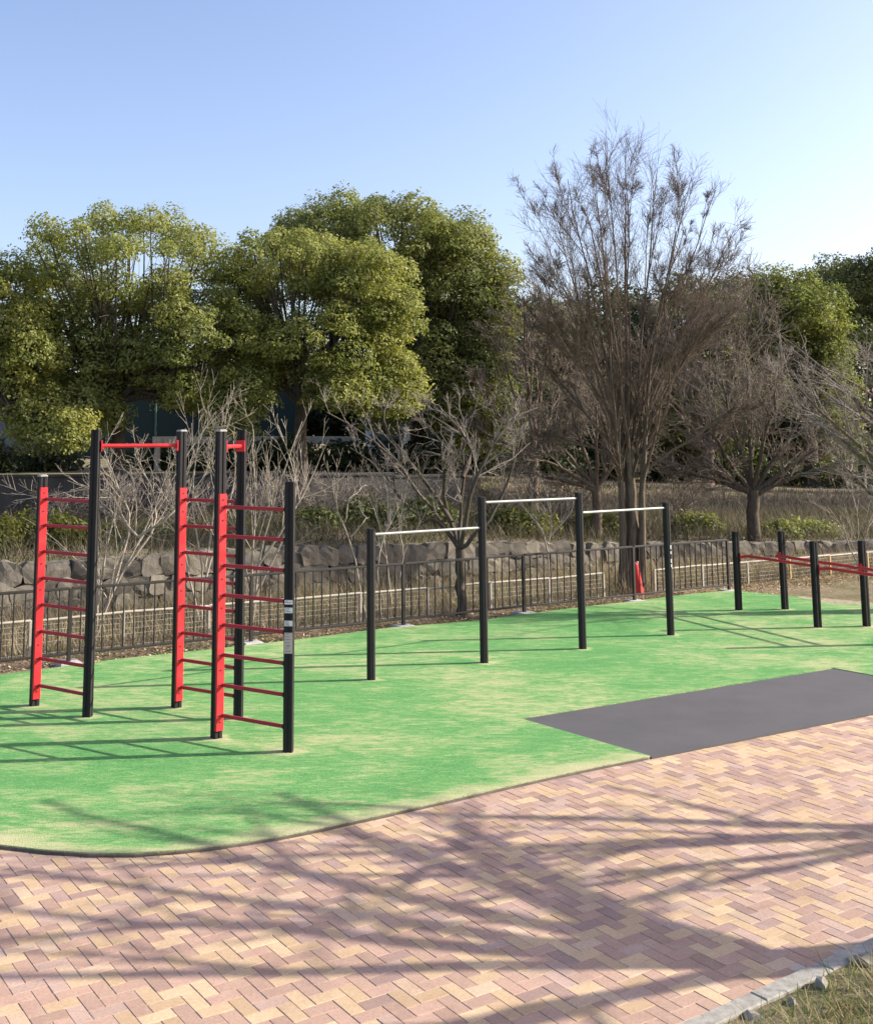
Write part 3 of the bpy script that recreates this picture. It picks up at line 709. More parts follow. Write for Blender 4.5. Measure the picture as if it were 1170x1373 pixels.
def leafy_tree(name, base, label, boxes, seed, cols, bark_m, fork=.28, per=900, size=.075, trunk_r=.2, cat='tree', group=None, nlimb=6, lean=(0, 0), rcl=(.45, .8), ncl=40, shell=.55, dense=1.0, extra=None, stems=True):
    """boxes: crown lobes (centre xyz, radii xyz, weight)"""
    rg = np.random.default_rng(seed); root = empty(name, base, label, cat, group); cl = []
    tot = sum(b_[2] for b_ in boxes)
    for (c, r, wt) in boxes:
        k = max(2, int(ncl * wt / tot)); done = 0
        # spread the clump centres over the lobe, upper skin first
        cand = unit(rg.normal(0, 1, (k * 12, 3))); rad = rg.uniform(shell, 1, k * 12) ** .7
        cand = cand * rad[:, None] * (np.array(r) - np.mean(rcl) * .55); sel = [0]
        dmin = np.linalg.norm(cand - cand[0], axis=1)
        for _ in range(k - 1):
            j = int(np.argmax(dmin)); sel.append(j); dmin = np.minimum(dmin, np.linalg.norm(cand - cand[j], axis=1))
        for j in sel: cl.append((*(np.array(c) + cand[j]), rg.uniform(*rcl)))
    if extra: cl += extra
    cl = np.array(cl); V, Q, cc_ = foliage(cl, per, size, cols, rg); npmesh('crown', V, Q, M['leaf'], root, cc_)
    if stems:
        b0 = np.array(base); cen = cl[:, :3].mean(0); hf = b0 + np.array([lean[0], lean[1], 0]) + np.array([0, 0, (cl[:, 2].max() - b0[2]) * fork])
        parts = []; t = np.linspace(0, 1, 9)[:, None]; tr = b0 + (hf - b0) * t + rg.normal(0, .03, (9, 3)) * np.sin(t * np.pi); r = np.linspace(1.15, .85, 9) * trunk_r; r[0] *= 1.35
        parts.append(tubes(tr[None], r[None], 12))
        az = np.arctan2(cl[:, 1] - hf[1], cl[:, 0] - hf[0]) ; order = np.argsort(az); groups = np.array_split(order, nlimb)
        P_, R_ = [], []; PT, RT = [], []
        for gidx in groups:
            if len(gidx) == 0: continue
            tgt = cl[gidx, :3].mean(0); tgt = hf + (tgt - hf) * .75; s_ = np.linspace(0, 1, 8)[:, None]
            mid = hf + (tgt - hf) * .45 + np.array([0, 0, -.12]) * np.linalg.norm(tgt - hf)
            curve = (1 - s_) ** 2 * hf + 2 * s_ * (1 - s_) * mid + s_ ** 2 * tgt + rg.normal(0, .04, (8, 3)) * s_
            P_.append(curve); rl = np.linspace(.6, .22, 8) * trunk_r; R_.append(rl)
            for ci in gidx:
                st = rg.integers(2, 7); a = curve[st]; e = cl[ci, :3]; u_ = np.linspace(0, 1, 7)[:, None]
                md_ = a + (e - a) * .5 + rg.normal(0, .12, 3); cv = (1 - u_) ** 2 * a + 2 * u_ * (1 - u_) * md_ + u_ ** 2 * e
                PT.append(cv); RT.append(np.linspace(rl[st] * .55, .012, 7))
        parts.append(tubes(np.array(P_), np.array(R_), 8)); PT, RT = np.array(PT), np.array(RT); parts.append(tubes(PT, RT, 5))
        P3, R3 = spawn(PT, RT, 4, .25, .7, .7, .32, .5, 5, .15, .0, rg, rmin=.006); parts.append(tubes(P3, R3, 3))
        V, Q = merge(parts); npmesh('trunk', V, Q, bark_m, root, smooth=True)
    return root
def lobe(u, v, Y, ru, rv, wt=1.0, ry=None, dy=0):
    c = pxY(u, v, Y); s_ = Y / F; return ((c.x, c.y + dy, c.z), (ru * s_, (ry if ry else ru) * s_, rv * s_), wt)

# ------------------------------------------------------------------ evergreen camphor trees on the terrace
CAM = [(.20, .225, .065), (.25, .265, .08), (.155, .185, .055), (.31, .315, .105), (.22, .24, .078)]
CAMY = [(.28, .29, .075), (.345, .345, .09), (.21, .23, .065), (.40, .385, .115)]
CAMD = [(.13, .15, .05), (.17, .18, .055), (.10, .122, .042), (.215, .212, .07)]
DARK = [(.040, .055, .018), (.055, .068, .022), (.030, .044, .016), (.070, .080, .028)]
def gbase(u, Y):
    p = pxY(u, 600, Y); return (p.x, Y, ground_z(p.x, Y) - .05)
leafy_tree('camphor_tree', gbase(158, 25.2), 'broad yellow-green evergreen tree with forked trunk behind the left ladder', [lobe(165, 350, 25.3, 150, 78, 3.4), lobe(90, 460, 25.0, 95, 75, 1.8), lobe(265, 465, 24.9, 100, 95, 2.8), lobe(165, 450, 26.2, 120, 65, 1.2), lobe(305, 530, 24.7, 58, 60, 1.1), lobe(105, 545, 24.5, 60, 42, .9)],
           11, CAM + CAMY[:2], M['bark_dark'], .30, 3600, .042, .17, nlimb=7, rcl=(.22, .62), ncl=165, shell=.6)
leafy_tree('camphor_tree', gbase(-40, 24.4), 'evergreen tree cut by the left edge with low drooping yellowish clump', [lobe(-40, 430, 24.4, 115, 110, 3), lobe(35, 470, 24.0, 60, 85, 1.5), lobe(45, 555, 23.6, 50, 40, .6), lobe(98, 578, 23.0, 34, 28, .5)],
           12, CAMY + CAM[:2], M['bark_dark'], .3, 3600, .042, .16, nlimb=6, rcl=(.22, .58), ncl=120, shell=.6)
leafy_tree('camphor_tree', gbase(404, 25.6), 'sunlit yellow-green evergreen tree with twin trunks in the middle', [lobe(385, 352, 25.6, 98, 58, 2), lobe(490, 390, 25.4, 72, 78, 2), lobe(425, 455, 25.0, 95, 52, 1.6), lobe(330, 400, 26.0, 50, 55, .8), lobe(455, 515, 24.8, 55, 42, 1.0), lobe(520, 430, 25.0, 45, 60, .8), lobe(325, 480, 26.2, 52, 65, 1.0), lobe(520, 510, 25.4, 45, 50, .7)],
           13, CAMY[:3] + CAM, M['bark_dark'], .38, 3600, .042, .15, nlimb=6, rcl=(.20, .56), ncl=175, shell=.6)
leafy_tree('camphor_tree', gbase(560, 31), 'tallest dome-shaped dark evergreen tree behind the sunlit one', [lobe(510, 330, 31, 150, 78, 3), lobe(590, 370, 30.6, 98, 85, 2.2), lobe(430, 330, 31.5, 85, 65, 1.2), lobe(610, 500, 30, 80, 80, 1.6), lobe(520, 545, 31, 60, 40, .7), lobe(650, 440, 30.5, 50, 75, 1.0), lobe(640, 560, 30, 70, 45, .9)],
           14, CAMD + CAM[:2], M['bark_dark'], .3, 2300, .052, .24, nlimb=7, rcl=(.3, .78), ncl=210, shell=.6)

# ------------------------------------------------------------------ trees behind, right half
leafy_tree('evergreen_tree', gbase(1085, 36), 'bright green rounded evergreen tree behind the bare branches at right', [lobe(1075, 425, 36, 62, 72, 2), lobe(1115, 490, 35.6, 36, 70, 1), lobe(1035, 400, 36.5, 40, 45, .8)],
           21, [(.15, .175, .05), (.19, .21, .055), (.12, .145, .04), (.23, .24, .075)], M['bark_dark'], .35, 1700, .058, .2, rcl=(.4, .75), ncl=46)
hill = [(720, 470, 40, 95, 85), (830, 480, 42, 95, 112), (930, 465, 40, 95, 105), (1000, 440, 41, 70, 80), (880, 560, 36, 130, 60), (1120, 420, 52, 70, 80), (1190, 400, 50, 80, 80), (1150, 520, 46, 110, 95), (700, 560, 37, 90, 60), (1010, 580, 43, 90, 75), (1080, 570, 41, 80, 70)]
hl = ['dark evergreen tree just right of the tall dome-shaped tree', 'dark evergreen tree directly behind the tall bare tree', 'olive evergreen tree right of the tall bare tree', 'small dark evergreen left of the bright green tree', 'low dark evergreen spreading below the tall bare tree crown', 'distant dark evergreen on the skyline right of the bright green tree', 'distant evergreen on the skyline at the right edge', 'dark evergreen mass low at the right edge', 'low dark evergreen behind the small bare tree', 'dark evergreen low behind the stout leafless tree', 'dark evergreen low behind the pale branches at right']
for i, (u, v_, Y, ru, rv) in enumerate(hill):
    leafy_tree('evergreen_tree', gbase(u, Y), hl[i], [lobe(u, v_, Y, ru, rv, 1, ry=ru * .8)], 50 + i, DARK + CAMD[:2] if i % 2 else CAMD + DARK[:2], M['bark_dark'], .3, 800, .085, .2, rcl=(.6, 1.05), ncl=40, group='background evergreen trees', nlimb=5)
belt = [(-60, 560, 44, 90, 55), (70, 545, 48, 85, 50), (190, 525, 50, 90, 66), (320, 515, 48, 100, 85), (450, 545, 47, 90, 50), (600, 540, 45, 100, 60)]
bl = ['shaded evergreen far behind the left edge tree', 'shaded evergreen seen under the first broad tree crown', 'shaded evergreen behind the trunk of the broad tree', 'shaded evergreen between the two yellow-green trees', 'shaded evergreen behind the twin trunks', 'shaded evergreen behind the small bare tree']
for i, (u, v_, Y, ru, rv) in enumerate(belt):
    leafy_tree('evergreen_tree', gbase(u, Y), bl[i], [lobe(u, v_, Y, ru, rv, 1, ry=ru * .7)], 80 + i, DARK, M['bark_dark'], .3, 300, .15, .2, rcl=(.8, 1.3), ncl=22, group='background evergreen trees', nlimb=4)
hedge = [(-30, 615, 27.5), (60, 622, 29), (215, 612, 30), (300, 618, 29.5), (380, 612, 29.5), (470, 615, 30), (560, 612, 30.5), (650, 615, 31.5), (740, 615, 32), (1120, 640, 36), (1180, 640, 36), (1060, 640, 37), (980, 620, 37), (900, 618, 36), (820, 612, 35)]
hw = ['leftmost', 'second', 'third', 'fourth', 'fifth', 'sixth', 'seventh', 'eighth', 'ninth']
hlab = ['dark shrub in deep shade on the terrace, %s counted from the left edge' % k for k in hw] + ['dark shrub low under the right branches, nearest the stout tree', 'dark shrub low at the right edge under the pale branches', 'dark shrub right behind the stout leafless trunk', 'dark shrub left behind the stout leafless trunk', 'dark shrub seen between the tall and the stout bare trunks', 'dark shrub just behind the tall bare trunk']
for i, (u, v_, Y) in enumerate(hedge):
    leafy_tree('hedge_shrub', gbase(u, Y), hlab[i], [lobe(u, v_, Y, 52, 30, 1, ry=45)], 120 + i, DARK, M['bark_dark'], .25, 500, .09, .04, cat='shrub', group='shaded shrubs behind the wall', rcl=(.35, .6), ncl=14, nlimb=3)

# green shrubs on the bank
SHR = [(.13, .15, .03), (.18, .185, .04), (.10, .125, .03), (.22, .21, .06)]
for i, (u, v_, Y, ru, rv, lab, cs_) in enumerate([
    (-15, 722, 19.6, 48, 34, 'sunlit olive green shrub above the stone wall at the left edge', SHR), (60, 715, 20.2, 50, 32, 'olive green shrub behind the leftmost red ladder', SHR), (130, 722, 20.8, 40, 28, 'olive shrub behind the tall left post', SHR + CAMD),
    (215, 728, 21.6, 48, 24, 'dark green shrub behind the second red ladder', CAMD), (300, 730, 22.2, 50, 22, 'dark green shrub behind the right red ladder', CAMD), (420, 705, 23, 40, 28, 'dark shrub on the bank right of the nearest post', DARK + CAMD), (500, 695, 23.5, 50, 28, 'dark green shrub left of the small bare tree', DARK + CAMD), (570, 690, 24, 45, 24, 'dark green shrub behind the low pull-up bar', DARK + CAMD),
    (690, 700, 24.6, 60, 20, 'flat green shrub seen under the high pull-up bar', CAMD), (800, 705, 25.6, 45, 18, 'flat green shrub left of the tall bare trunk', CAMD),
    (1040, 712, 27, 26, 13, 'low green bush above the parallel bars', CAM), (1085, 712, 27.4, 40, 15, 'wider low green bush above the parallel bars', CAM), (930, 705, 27, 40, 15, 'low olive bush behind the fence end', CAMD)]):
    p = pxY(u, v_, Y); leafy_tree('shrub', (p.x, p.y, ground_z(p.x, p.y) - .03), lab, [lobe(u, v_, Y, ru, rv, 1, ry=ru * .7)], 150 + i, cs_, M['bark_dark'], .3, 1500, .05, .03, cat='shrub', rcl=(.22, .42), ncl=22, nlimb=4)

# ------------------------------------------------------------------ bare trees
def p3(u, v, Y): p = pxY(u, v, Y); return (p.x, p.y, p.z)
# tall one behind the fence
TY = 22.1; bt = pxY(846, 790, TY); base = (bt.x, bt.y, -.05); limbs = []
rg0 = np.random.default_rng(5)
limbs.append(([base, p3(848, 720, TY), p3(846, 650, TY), p3(845, 590, TY)], .15, .08))
for u0, u1, u2, v2 in ((834, 826, 792, 300), (858, 868, 905, 310), (845, 840, 838, 260)):
    limbs.append(([(pxY(u0, 790, TY - .1).x, TY - .1, -.05), p3(u0 + 2, 710, TY - .12), p3((u0 + u1) / 2, 610, TY - .1), p3(u1, 500, TY - .1), p3(u2, v2, TY - .1)], .085, .010))
tops = [(725, 290), (735, 340), (738, 262), (762, 225), (812, 175), (840, 182), (880, 208), (926, 222), (958, 240), (985, 290), (718, 350), (965, 330), (800, 250), (760, 320), (915, 290), (985, 345), (730, 400)]
for u, v_ in tops:
    v_ += 16; Y = TY + rg0.uniform(-1.3, 1.3); f = rg0.uniform(560, 640); u0 = 845 + (u - 845) * .08 + rg0.normal(0, 3)
    limbs.append(([p3(u0, f, TY), p3(845 + (u - 845) * .24, f - (f - v_) * .25, TY + (Y - TY) * .3), p3(845 + (u - 845) * .52, f - (f - v_) * .52, TY + (Y - TY) * .6), p3(845 + (u - 845) * .80, f - (f - v_) * .80, Y), p3(u, v_, Y)], rg0.uniform(.020, .033), .006))
for pts_ in ([(840, 620), (790, 560), (740, 500), (690, 465)], [(850, 620), (890, 560), (905, 500), (925, 455)], [(850, 640), (920, 590), (960, 560), (1000, 545)], [(840, 625), (800, 600), (760, 590), (700, 580)], [(838, 600), (800, 520), (760, 470), (715, 430)], [(852, 600), (900, 510), (940, 450), (985, 420)]):
    limbs.append(([p3(u, v_, TY - .15 * k) for k, (u, v_) in enumerate(pts_)], .034, .008))
bare_tree('bare_tree', base, 'tall leafless tree with many upright branches behind the railing fence', dict(limbs=limbs, skip=1, flare=True, rmin=.0030, fork=(3, .35, .8, .36, .42, .65), levels=[(9, .38, .98, .42, .21, .5, 7, .07, .03), (7, .05, .95, .48, .68, .5, 6, .08, .02), (3, .08, .9, .5, .95, .6, 5, .09, .01)]), 31, (M['bark_grey'], M['bark_grey']))
# brown twiggy crowns behind it
def crown_tree(name, u, vb, Y, lab, fan, seed, mats, trunk=(.14, .10), fork_v=640, lv=None, group=None, rmin=.006, spread=.35):
    bx = pxY(u, vb, Y); b_ = (bx.x, bx.y, ground_z(bx.x, bx.y) - .05); L = [([b_, p3(u, (vb + fork_v) / 2, Y), p3(u, fork_v, Y)], *trunk)]; r_ = np.random.default_rng(seed)
    for uu, vv in fan:
        Y2 = Y + r_.uniform(-1, 1) * spread * abs(fork_v - vv) * Y / F * .8
        L.append(([p3(u, fork_v + r_.uniform(0, 12), Y), p3(u + (uu - u) * .4, fork_v + (vv - fork_v) * .35, (Y + Y2) / 2), p3(u + (uu - u) * .8, fork_v + (vv - fork_v) * .75, Y2), p3(uu, vv, Y2)], trunk[1] * r_.uniform(.45, .7), .012))
    return bare_tree(name, b_, lab, dict(limbs=L, skip=1, flare=True, rmin=rmin, levels=lv or [(9, .15, 1, .6, .42, .5, 6, .1, .04), (7, .1, 1, .65, .55, .55, 5, .12, .02), (6, .1, 1, .7, .75, .6, 5, .12, 0)]), seed, mats, group=group)
crown_tree('bare_tree', 1008, 700, 26, 'stout leafless tree with wide low brown crown right of the tall bare tree', [(905, 600), (930, 545), (965, 500), (1000, 480), (1045, 500), (1085, 540), (1110, 590), (1130, 615), (890, 625)], 33, (M['bark_dark'], M['twig_brown']), (.15, .12), 655)
crown_tree('bare_tree', 950, 690, 33, 'brown leafless tree filling the gap right of the tall bare tree', [(860, 470), (890, 410), (930, 380), (970, 375), (1010, 400), (1040, 440), (840, 520), (1050, 500), (950, 450)], 34, (M['bark_grey'], M['twig_brown']), (.18, .13), 600, rmin=.009)
crown_tree('bare_tree', 715, 680, 28.5, 'brown leafless tree between the dome-shaped evergreen and the tall bare tree', [(640, 520), (670, 450), (700, 400), (740, 390), (780, 420), (800, 480), (630, 570), (810, 540), (720, 470)], 35, (M['bark_grey'], M['twig_brown']), (.15, .11), 610, rmin=.008)
crown_tree('bare_tree', 800, 690, 25, 'leafless brown tree with low spreading twigs left of the tall trunk', [(700, 600), (725, 560), (760, 530), (800, 520), (840, 530), (870, 560), (690, 630)], 36, (M['bark_grey'], M['twig_brown']), (.12, .09), 650, rmin=.006)
# right edge tree, trunk outside the frame
bx = pxY(1262, 812, 19.4); b_ = (bx.x, bx.y, -.05); L = [([b_, p3(1258, 740, 19.4), p3(1250, 668, 19.4)], .27, .20)]
for pts_ in ([(1250, 668), (1185, 625), (1120, 570), (1050, 500)], [(1250, 670), (1190, 640), (1140, 600), (1060, 545)], [(1250, 660), (1180, 570), (1110, 500), (1040, 445)], [(1250, 660), (1210, 580), (1160, 520), (1100, 490)], [(1250, 660), (1240, 570), (1205, 500), (1165, 455)], [(1250, 664), (1200, 600), (1140, 545), (1080, 530)], [(1250, 660), (1300, 590), (1330, 530), (1350, 470)], [(1250, 672), (1200, 672), (1160, 660), (1120, 600)]):
    Y_ = [19.4, 19.4 + rg0.uniform(-.3, .3), 19.4 + rg0.uniform(-.8, .8), 19.4 + rg0.uniform(-1.3, 1.3)]
    L.append(([p3(u, v_, y_) for (u, v_), y_ in zip(pts_, Y_)], .055, .010))
bare_tree('bare_tree', b_, 'leafless tree reaching pale branches in from the right edge', dict(limbs=L, skip=1, flare=True, rmin=.0042, levels=[(10, .2, 1, .6, .36, .5, 6, .08, .05), (6, .1, 1, .6, .45, .55, 5, .1, .03), (4, .1, 1, .6, .5, .6, 4, .1, .02)]), 37, (M['bark_grey'], M['twig_grey']), clip=lambda e: e[:, 2] < pxY(1100, 425, 19.4).z)
# small bare tree at the fence
bx = pxY(618, 814, 19.15); b_ = (bx.x, bx.y, -.05); L = [([b_, p3(617, 775, 19.15), p3(616, 735, 19.15)], .085, .075)]
for pts_ in ([(616, 738), (590, 700), (560, 655), (500, 590), (440, 552)], [(616, 738), (600, 690), (592, 640), (598, 590), (560, 560)], [(616, 735), (618, 690), (620, 640), (625, 570), (640, 530)], [(617, 735), (640, 720), (668, 670), (690, 620), (700, 560)], [(616, 735), (585, 695), (550, 690), (520, 640), (470, 600)], [(617, 738), (628, 660), (655, 600), (680, 570), (720, 545)], [(605, 700), (570, 640), (540, 610), (510, 560), (520, 540)], [(620, 640), (640, 600), (600, 560), (590, 545), (570, 535)]):
    L.append(([p3(u, v_, 19.15 + (0 if k == 0 else rg0.uniform(-.5, .5))) for k, (u, v_) in enumerate(pts_)], .042, .009))
bare_tree('bare_tree', b_, 'small dark-trunked leafless tree with spreading pale twigs behind the railing', dict(limbs=L, skip=1, flare=True, rmin=.0038, levels=[(9, .3, 1, .7, .30, .5, 6, .12, .06), (6, .15, 1, .7, .45, .55, 5, .14, .05), (4, .1, 1, .7, .5, .6, 4, .14, .03)]), 38, (M['bark_dark'], M['twig_grey']))
# saplings between fence and wall
def sapling(label, stems, Y, seed, m='bark_pale', r=.02, lv=None):
    u, v_ = stems[0][0]; bx = px(u, v_) if Y is None else pxY(u, v_, Y); b_ = (bx.x, bx.y, -.04)
    rg_ = np.random.default_rng(seed); L = []
    for st in stems:
        q = [p3(a, c, bx.y + (0 if i == 0 else rg_.uniform(-.25, .25))) for i, (a, c) in enumerate(st)]
        if st[0] == stems[0][0]: q[0] = b_
        L.append((q, r, .006))
    return bare_tree('sapling', b_, label, dict(limbs=L, skip=0, rmin=.0036, jit=.012, levels=lv or [(6, .25, 1, .6, .32, .6, 5, .1, .09), (4, .2, 1, .6, .4, .6, 4, .1, .06)]), seed, (M[m], M[m]), cat='sapling')
sapling('pale multi-stemmed sapling leaning right behind the left ladder', [[(128, 848), (150, 800), (185, 720), (225, 650), (290, 552)], [(128, 848), (135, 780), (150, 700), (170, 640)], [(150, 800), (180, 690), (150, 640), (140, 600)], [(170, 760), (215, 700), (200, 640), (180, 610)], [(185, 720), (160, 690), (150, 650), (20, 672)], [(185, 720), (235, 690), (250, 640), (240, 600)]], 17.0, 61, r=.022, lv=[(11, .2, 1, .7, .38, .55, 5, .12, .09), (6, .2, 1, .7, .45, .6, 4, .12, .06)])
sapling('pale upright sapling behind the right ladder', [[(270, 838), (275, 760), (255, 680), (262, 600), (285, 545)], [(275, 780), (300, 700), (318, 640), (312, 590)], [(270, 838), (250, 740), (230, 690), (225, 640)], [(275, 760), (290, 680), (290, 620), (300, 570)]], 17.6, 62, r=.018, lv=[(10, .2, 1, .65, .36, .55, 5, .1, .1), (6, .2, 1, .6, .45, .6, 4, .1, .06)])
sapling('pruned pale sapling with forked tips right of the climbing frame', [[(338, 832), (345, 760), (360, 690), (385, 620), (405, 565)], [(338, 832), (335, 740), (345, 680), (340, 600), (338, 570)], [(345, 760), (385, 700), (420, 640), (440, 590)], [(338, 810), (370, 740), (395, 690), (400, 640), (372, 570)], [(338, 800), (320, 720), (330, 650), (350, 590)]], 18.0, 63, r=.020, lv=[(8, .25, 1, .5, .34, .6, 5, .08, .1), (4, .2, 1, .55, .45, .6, 4, .1, .06)])
sapling('thin pale sapling left of the lowest pull-up bar', [[(493, 826), (470, 720), (450, 680), (448, 640)], [(470, 720), (490, 700), (482, 680)], [(462, 700), (466, 670), (490, 650)]], 18.3, 64, r=.015)
sapling('thin pale sapling under the lowest pull-up bar', [[(512, 818), (505, 740), (525, 700), (515, 640)], [(505, 750), (520, 710), (540, 660)], [(525, 810), (515, 720), (495, 670)]], 18.6, 65, r=.013)
sapling('slender forked sapling behind the lowest pull-up bar', [[(530, 812), (540, 740), (570, 690)], [(540, 745), (535, 690), (530, 670)], [(540, 740), (533, 700), (550, 640)]], 18.9, 66, r=.012)
sapling('v-shaped leafless bush under the high pull-up bar', [[(737, 790), (735, 720), (700, 680), (690, 650)], [(735, 725), (740, 690), (725, 640)], [(735, 722), (760, 695), (775, 660)], [(735, 730), (715, 690), (712, 650)]], 21.5, 67, r=.018, lv=[(8, .3, 1, .6, .4, .6, 5, .1, .06), (4, .2, 1, .6, .4, .6, 4, .1, .04)])
sapling('straggly leafless bush behind the parallel bars', [[(1150, 775), (1150, 700), (1140, 650)], [(1150, 760), (1165, 700), (1180, 660)], [(1150, 760), (1130, 710), (1110, 680)]], 23.5, 68, r=.014, lv=[(8, .2, 1, .6, .45, .6, 5, .1, .06), (5, .2, 1, .6, .4, .6, 4, .1, .04)])
# leafless scrub on the bank in front of the concrete wall
for i, (u, Y, hh, lab) in enumerate([(165, 22.6, 70, 'grey leafless scrub on the bank under the broad tree'), (255, 23.0, 66, 'grey leafless scrub behind the second red ladder'), (345, 23.4, 72, 'grey leafless scrub behind the right red ladder'), (430, 23.8, 80, 'grey leafless scrub right of the nearest post'), (505, 24.2, 78, 'brown scrub left of the small bare tree'), (585, 24.6, 80, 'brown scrub behind the small bare tree'), (665, 25.0, 84, 'brown scrub right of the small bare tree'), (750, 25.4, 80, 'brown scrub under the high pull-up bar'), (905, 27.5, 74, 'brown scrub right of the tall bare trunk'), (80, 22.2, 50, 'grey leafless scrub behind the leftmost ladder')]):
    vb = 712; q = pxY(u, vb, Y); b_ = (q.x, q.y, ground_z(q.x, q.y) - .03); r_ = np.random.default_rng(300 + i); L = []
    for k in range(9):
        du = r_.uniform(-46, 46); tv = vb - hh * r_.uniform(.7, 1.1); dY = r_.uniform(-.5, .5)
        L.append(([b_, p3(u + du * .35, vb - hh * .35, Y + dY * .4), p3(u + du * .8, (vb + tv) / 2 - 10, Y + dY * .8), p3(u + du, tv, Y + dY)], .02, .006))
    bare_tree('scrub_bush', b_, lab, dict(limbs=L, skip=0, rmin=.005, jit=.03, levels=[(8, .1, 1, .7, .45, .6, 5, .13, .05), (6, .1, 1, .7, .5, .6, 4, .13, .03)]), 300 + i, (M['twig_grey'], M['twig_grey' if i < 4 else 'twig_brown']), cat='bush', group='leafless scrub on the bank')
# trees outside the frame that throw the branch shadows over the paving
def shade_tree(x, y, h, lab, seed, fan, tr=.2):
    b_ = (x, y, -.05); L = [([b_, (x - .04, y + .03, h * .5), (x, y, h)], tr, tr * .8)]; rg_ = np.random.default_rng(seed)
    for dx, dy, dz in fan:
        L.append(([(x, y, h - .1), (x + dx * .3, y + dy * .3, h + dz * .35), (x + dx * .7, y + dy * .7, h + dz * .75), (x + dx, y + dy, h + dz)], tr * rg_.uniform(.35, .5), .022))
    bare_tree('bare_tree', b_, lab, dict(limbs=L, skip=1, flare=True, rmin=.006, levels=[(5, .2, 1, .7, .45, .6, 6, .1, .02), (4, .1, 1, .7, .45, .55, 5, .12, .0)]), seed, (M['bark_grey'], M['twig_grey']), clip=lambda e: e[:, 0] > .492 * e[:, 1])
shade_tree(6.6, 7.36, 2.3, 'leafless tree beyond the kerb whose shadow crosses the near paving', 71, [(-1.0, 3.2, 2.0), (-1.8, 1.8, 1.5), (.5, 2.6, 1.0), (1.5, 1.2, 2.5), (-.8, .5, 2.8), (1.2, -1, 2.2), (0, 1.5, 2.6), (-1.6, -1.2, .9), (.8, 3.4, 1.9), (-.6, 2.2, .5)])
shade_tree(9.6, 9.6, 2.6, 'leafless tree further along the kerb shading the far paving', 72, [(-1.6, 1.0, 2.0), (-1.2, -1.4, 2.2), (.8, .9, 2.4), (1.0, -1.2, 2.4), (.1, .1, 3.2), (-2.2, -.4, 1.2)], .17)

# ------------------------------------------------------------------ dry grass and litter behind the fence
def scatter(N, fn):
    out = []
    while len(out) < N:
        q = fn()
        if q is not None: out.append(q)
    return np.array(out)
def strip():
    x = rng.uniform(-9, 13); yf = L0.y + (x - L0.x) * fd.y / fd.x; y1 = ip(W1, x); t = rng.random() ** .7; y = yf + .75 + (y1 - yf - .75) * t
    return (x, y, -.035)
P = scatter(42000, strip); n = len(P)
blades('dry_grass', P, rng.uniform(.08, .75, n) * rng.uniform(.35, 1, n) ** 1.6, rng.uniform(.004, .009, n), pick([(.33, .26, .16), (.42, .34, .21), (.26, .20, .13), (.20, .19, .08), (.30, .27, .13), (.22, .17, .12)], n, .25), lean=.45)
def bank():
    x = rng.uniform(-10, 16); y1, y2 = ip(W1, x), ip(W2, x); y = rng.uniform(y1 + .15, y2 - .1); return (x, y, ground_z(x, y) - .02)
P = scatter(30000, bank); n = len(P)
blades('bank_grass', P, rng.uniform(.08, .5, n), rng.uniform(.005, .011, n), pick([(.12, .10, .07), (.17, .14, .10), (.08, .08, .035), (.11, .10, .05), (.15, .12, .085), (.06, .07, .03)], n, .25), lean=.5)
def rbank():
    x = rng.uniform(2.5, 18); y = ip(W2, x) + rng.uniform(-.5, 1) * ip(D2, x); return (x, y, ground_z(x, y) - .03)
P = scatter(32000, rbank); n = len(P)
blades('bank_stalks', P, rng.uniform(.08, .28, n), rng.uniform(.006, .012, n), pick([(.105, .095, .08), (.135, .122, .105), (.08, .072, .06), (.16, .145, .12)], n, .25), lean=.3)
def lit():
    x = rng.uniform(-7, 12); yf = L0.y + (x - L0.x) * fd.y / fd.x; y = yf + rng.normal(.25, .4)
    return None if inside(turf, x, y) or y > ip(W1, x) - .1 else (x, y, -.02 + rng.uniform(0, .02))
P = scatter(9000, lit); n = len(P); nr = unit(np.array([0, 0, 1.]) + rng.normal(0, .45, (n, 3)))
V, Q = leaf_quads(P, nr, rng.uniform(.012, .035, n), rng, .55)
tag(npmesh('leaf_litter', V, Q, M['blade'], None, pick([(.36, .25, .13), (.28, .18, .10), (.45, .34, .20), (.20, .14, .09), (.50, .42, .29)], n, .25)), kind='stuff')

# ------------------------------------------------------------------ red cone against the tall tree
cp = px(855, 796); cone = empty('traffic_cone', (cp.x, cp.y, 0), 'slim red safety cone folded against the foot of the tall bare tree', 'cone')
mb = MB(); secs = []
for z, wx, wy, ox in ((-.01, .105, .075, .01), (.03, .10, .07, .01), (.10, .092, .060, .005), (.25, .074, .045, -.004), (.40, .056, .034, -.014), (.52, .040, .022, -.024), (.57, .026, .014, -.030)):
    secs.append([(cp.x + ox + math.cos(t) * wx * (1 + .10 * math.sin(3 * t)), cp.y + math.sin(t) * wy * (1 + .2 * math.sin(4 * t + z * 6)), z) for t in np.linspace(0, 2 * math.pi, 17)[:-1]])
mb.add([p for s_ in secs for p in s_], [(i * 16 + k, i * 16 + (k + 1) % 16, (i + 1) * 16 + (k + 1) % 16, (i + 1) * 16 + k) for i in range(6) for k in range(16)] + [tuple(range(96, 112))], True); mb.build('body', M['cone'], cone)
mb = MB(); mb.tube([(cp.x + .045, cp.y + .02, .05), (cp.x + .025, cp.y + .02, .36), (cp.x + .018, cp.y + .02, .52), (cp.x + .016, cp.y + .02, .56)], [.05, .036, .022, .014], 10); o = mb.build('fold', M['cone'], cone)
mb = MB(); mb.tube([(cp.x + .016, cp.y + .02, .555), (cp.x + .015, cp.y + .02, .585)], .016, 10); mb.build('tip', M['cone_white'], cone)
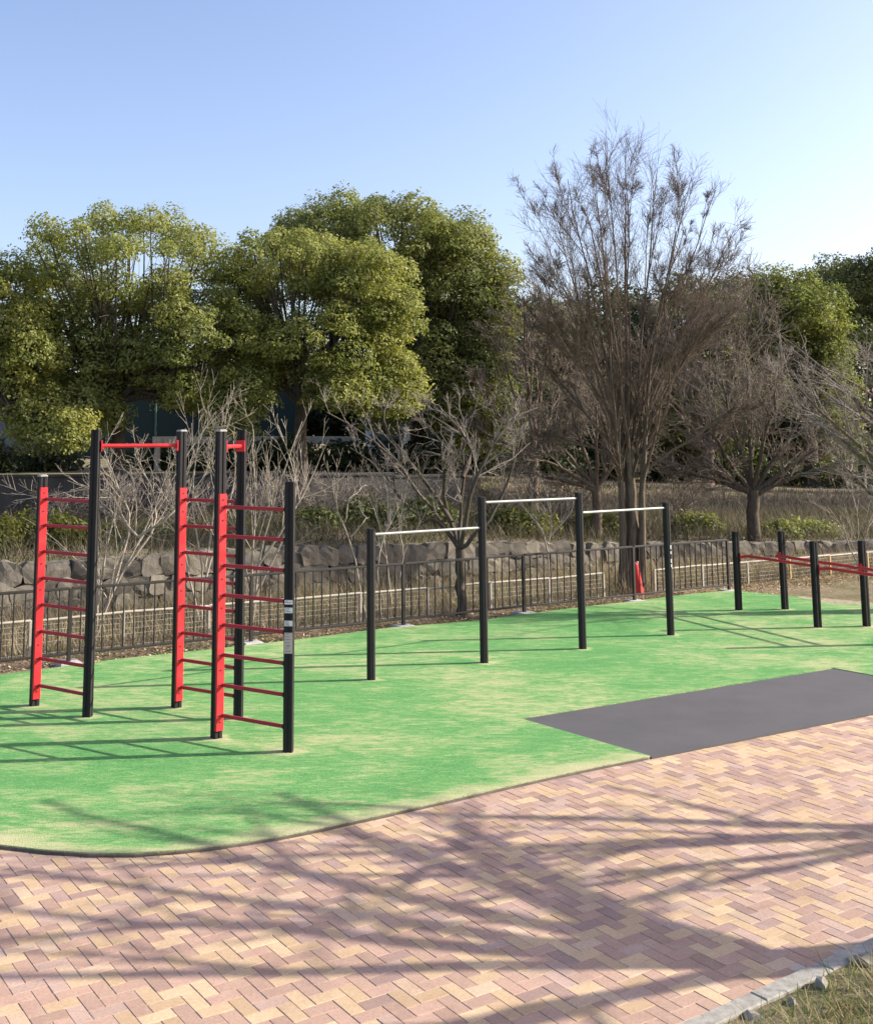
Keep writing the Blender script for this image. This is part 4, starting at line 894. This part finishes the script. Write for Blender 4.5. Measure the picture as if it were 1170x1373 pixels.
mb = MB(); mb.box((cp.x + .01, cp.y, -.005), (.24, .17, .022), .3, .006); mb.build('base', M['cone'], cone)

# ------------------------------------------------------------------ buildings and netting far behind
def house(name, lab, u0, u1, v_top, Y, depth, win, roof_m, wall_m):
    a, c = pxY(u0, v_top, Y), pxY(u1, v_top, Y); zb = 1.9; zt = a.z; cx = (a.x + c.x) / 2; root = empty(name, (cx, Y, zb), lab, 'building')
    mb = MB(); mb.box((cx, Y + depth / 2, (zb + zt) / 2), (c.x - a.x, depth, zt - zb)); mb.build('wall', wall_m, root)
    e = .35; mb = MB(); mb.add([(a.x - e, Y - e, zt), (c.x + e, Y - e, zt), (c.x + e, Y + depth + e, zt), (a.x - e, Y + depth + e, zt), (a.x + .6, Y + depth / 2, zt + 1.1), (c.x - .6, Y + depth / 2, zt + 1.1), (a.x - e, Y - e, zt - .12), (c.x + e, Y - e, zt - .12)], [(0, 1, 5, 4), (1, 2, 5), (2, 3, 4, 5), (3, 0, 4), (6, 7, 1, 0)]); mb.build('roof', roof_m, root)
    for (x, z, w_, h_) in win:
        mb = MB(); mb.box((a.x + x, Y - .02, zb + z), (w_ + .12, .08, h_ + .12)); f = mb.build('window', M['cap'], root)
        mb = MB(); mb.box((a.x + x, Y - .05, zb + z), (w_, .05, h_)); mb.build('pane', M['glass'], f)
house('house', 'pale rendered house glimpsed between the evergreen crowns', 492, 600, 484, 40, 6, [(.7, 2.6, .8, .9), (.7, 1.0, .9, .9), (2.2, 2.6, .8, .9), (2.2, 1.0, .8, .9)], M['roof'], M['house_wall'])
house('shed', 'small grey-green shed at the left edge beyond the wall', -120, 17, 600, 31, 3, [(.5, .4, .4, .4), (1.5, .4, .4, .4)], M['roof'], M['shed'])
nf = empty('net_fence', (-9, 42, 2), 'tall dark green netting fence behind the broad left tree', 'fence')
for k in range(9):
    a = Vector((-16 + k * 1.75, 41 + .2 * k, 1.9)); b_ = Vector((-16 + (k + 1) * 1.75, 41 + .2 * (k + 1), 1.9))
    mb = MB(); mb.tube([a, a + Vector((0, 0, 2.7))], .04, 8); mb.build('post', M['netpost'], nf)
    if k < 8:
        mb = MB(); c = (a + b_) / 2; mb.box((c.x, c.y, 1.9 + 1.35), ((b_ - a).length - .1, .01, 2.6), math.atan2(b_.y - a.y, b_.x - a.x)); mb.build('net_panel', M['net'], nf)
gr = empty('guard_rail', (-1.5, 29, 2), 'weathered concrete guard beam in the shade behind the twin trunks', 'guard rail')
a, b_ = p3(205, 588, 29), p3(480, 590, 30.5); a, b_ = Vector(a), Vector(b_); c = (a + b_) / 2; rz = math.atan2(b_.y - a.y, b_.x - a.x)
mb = MB(); mb.box((c.x, c.y, 2.77), ((b_ - a).length, .12, .20), rz, .01); mb.build('beam', M['footing'], gr)
for k in range(5):
    q = a.lerp(b_, k / 4 * .96 + .02); mb = MB(); mb.box((q.x, q.y + .08, 2.35), (.14, .14, .75), rz, .01); mb.build('post', M['footing'], gr)
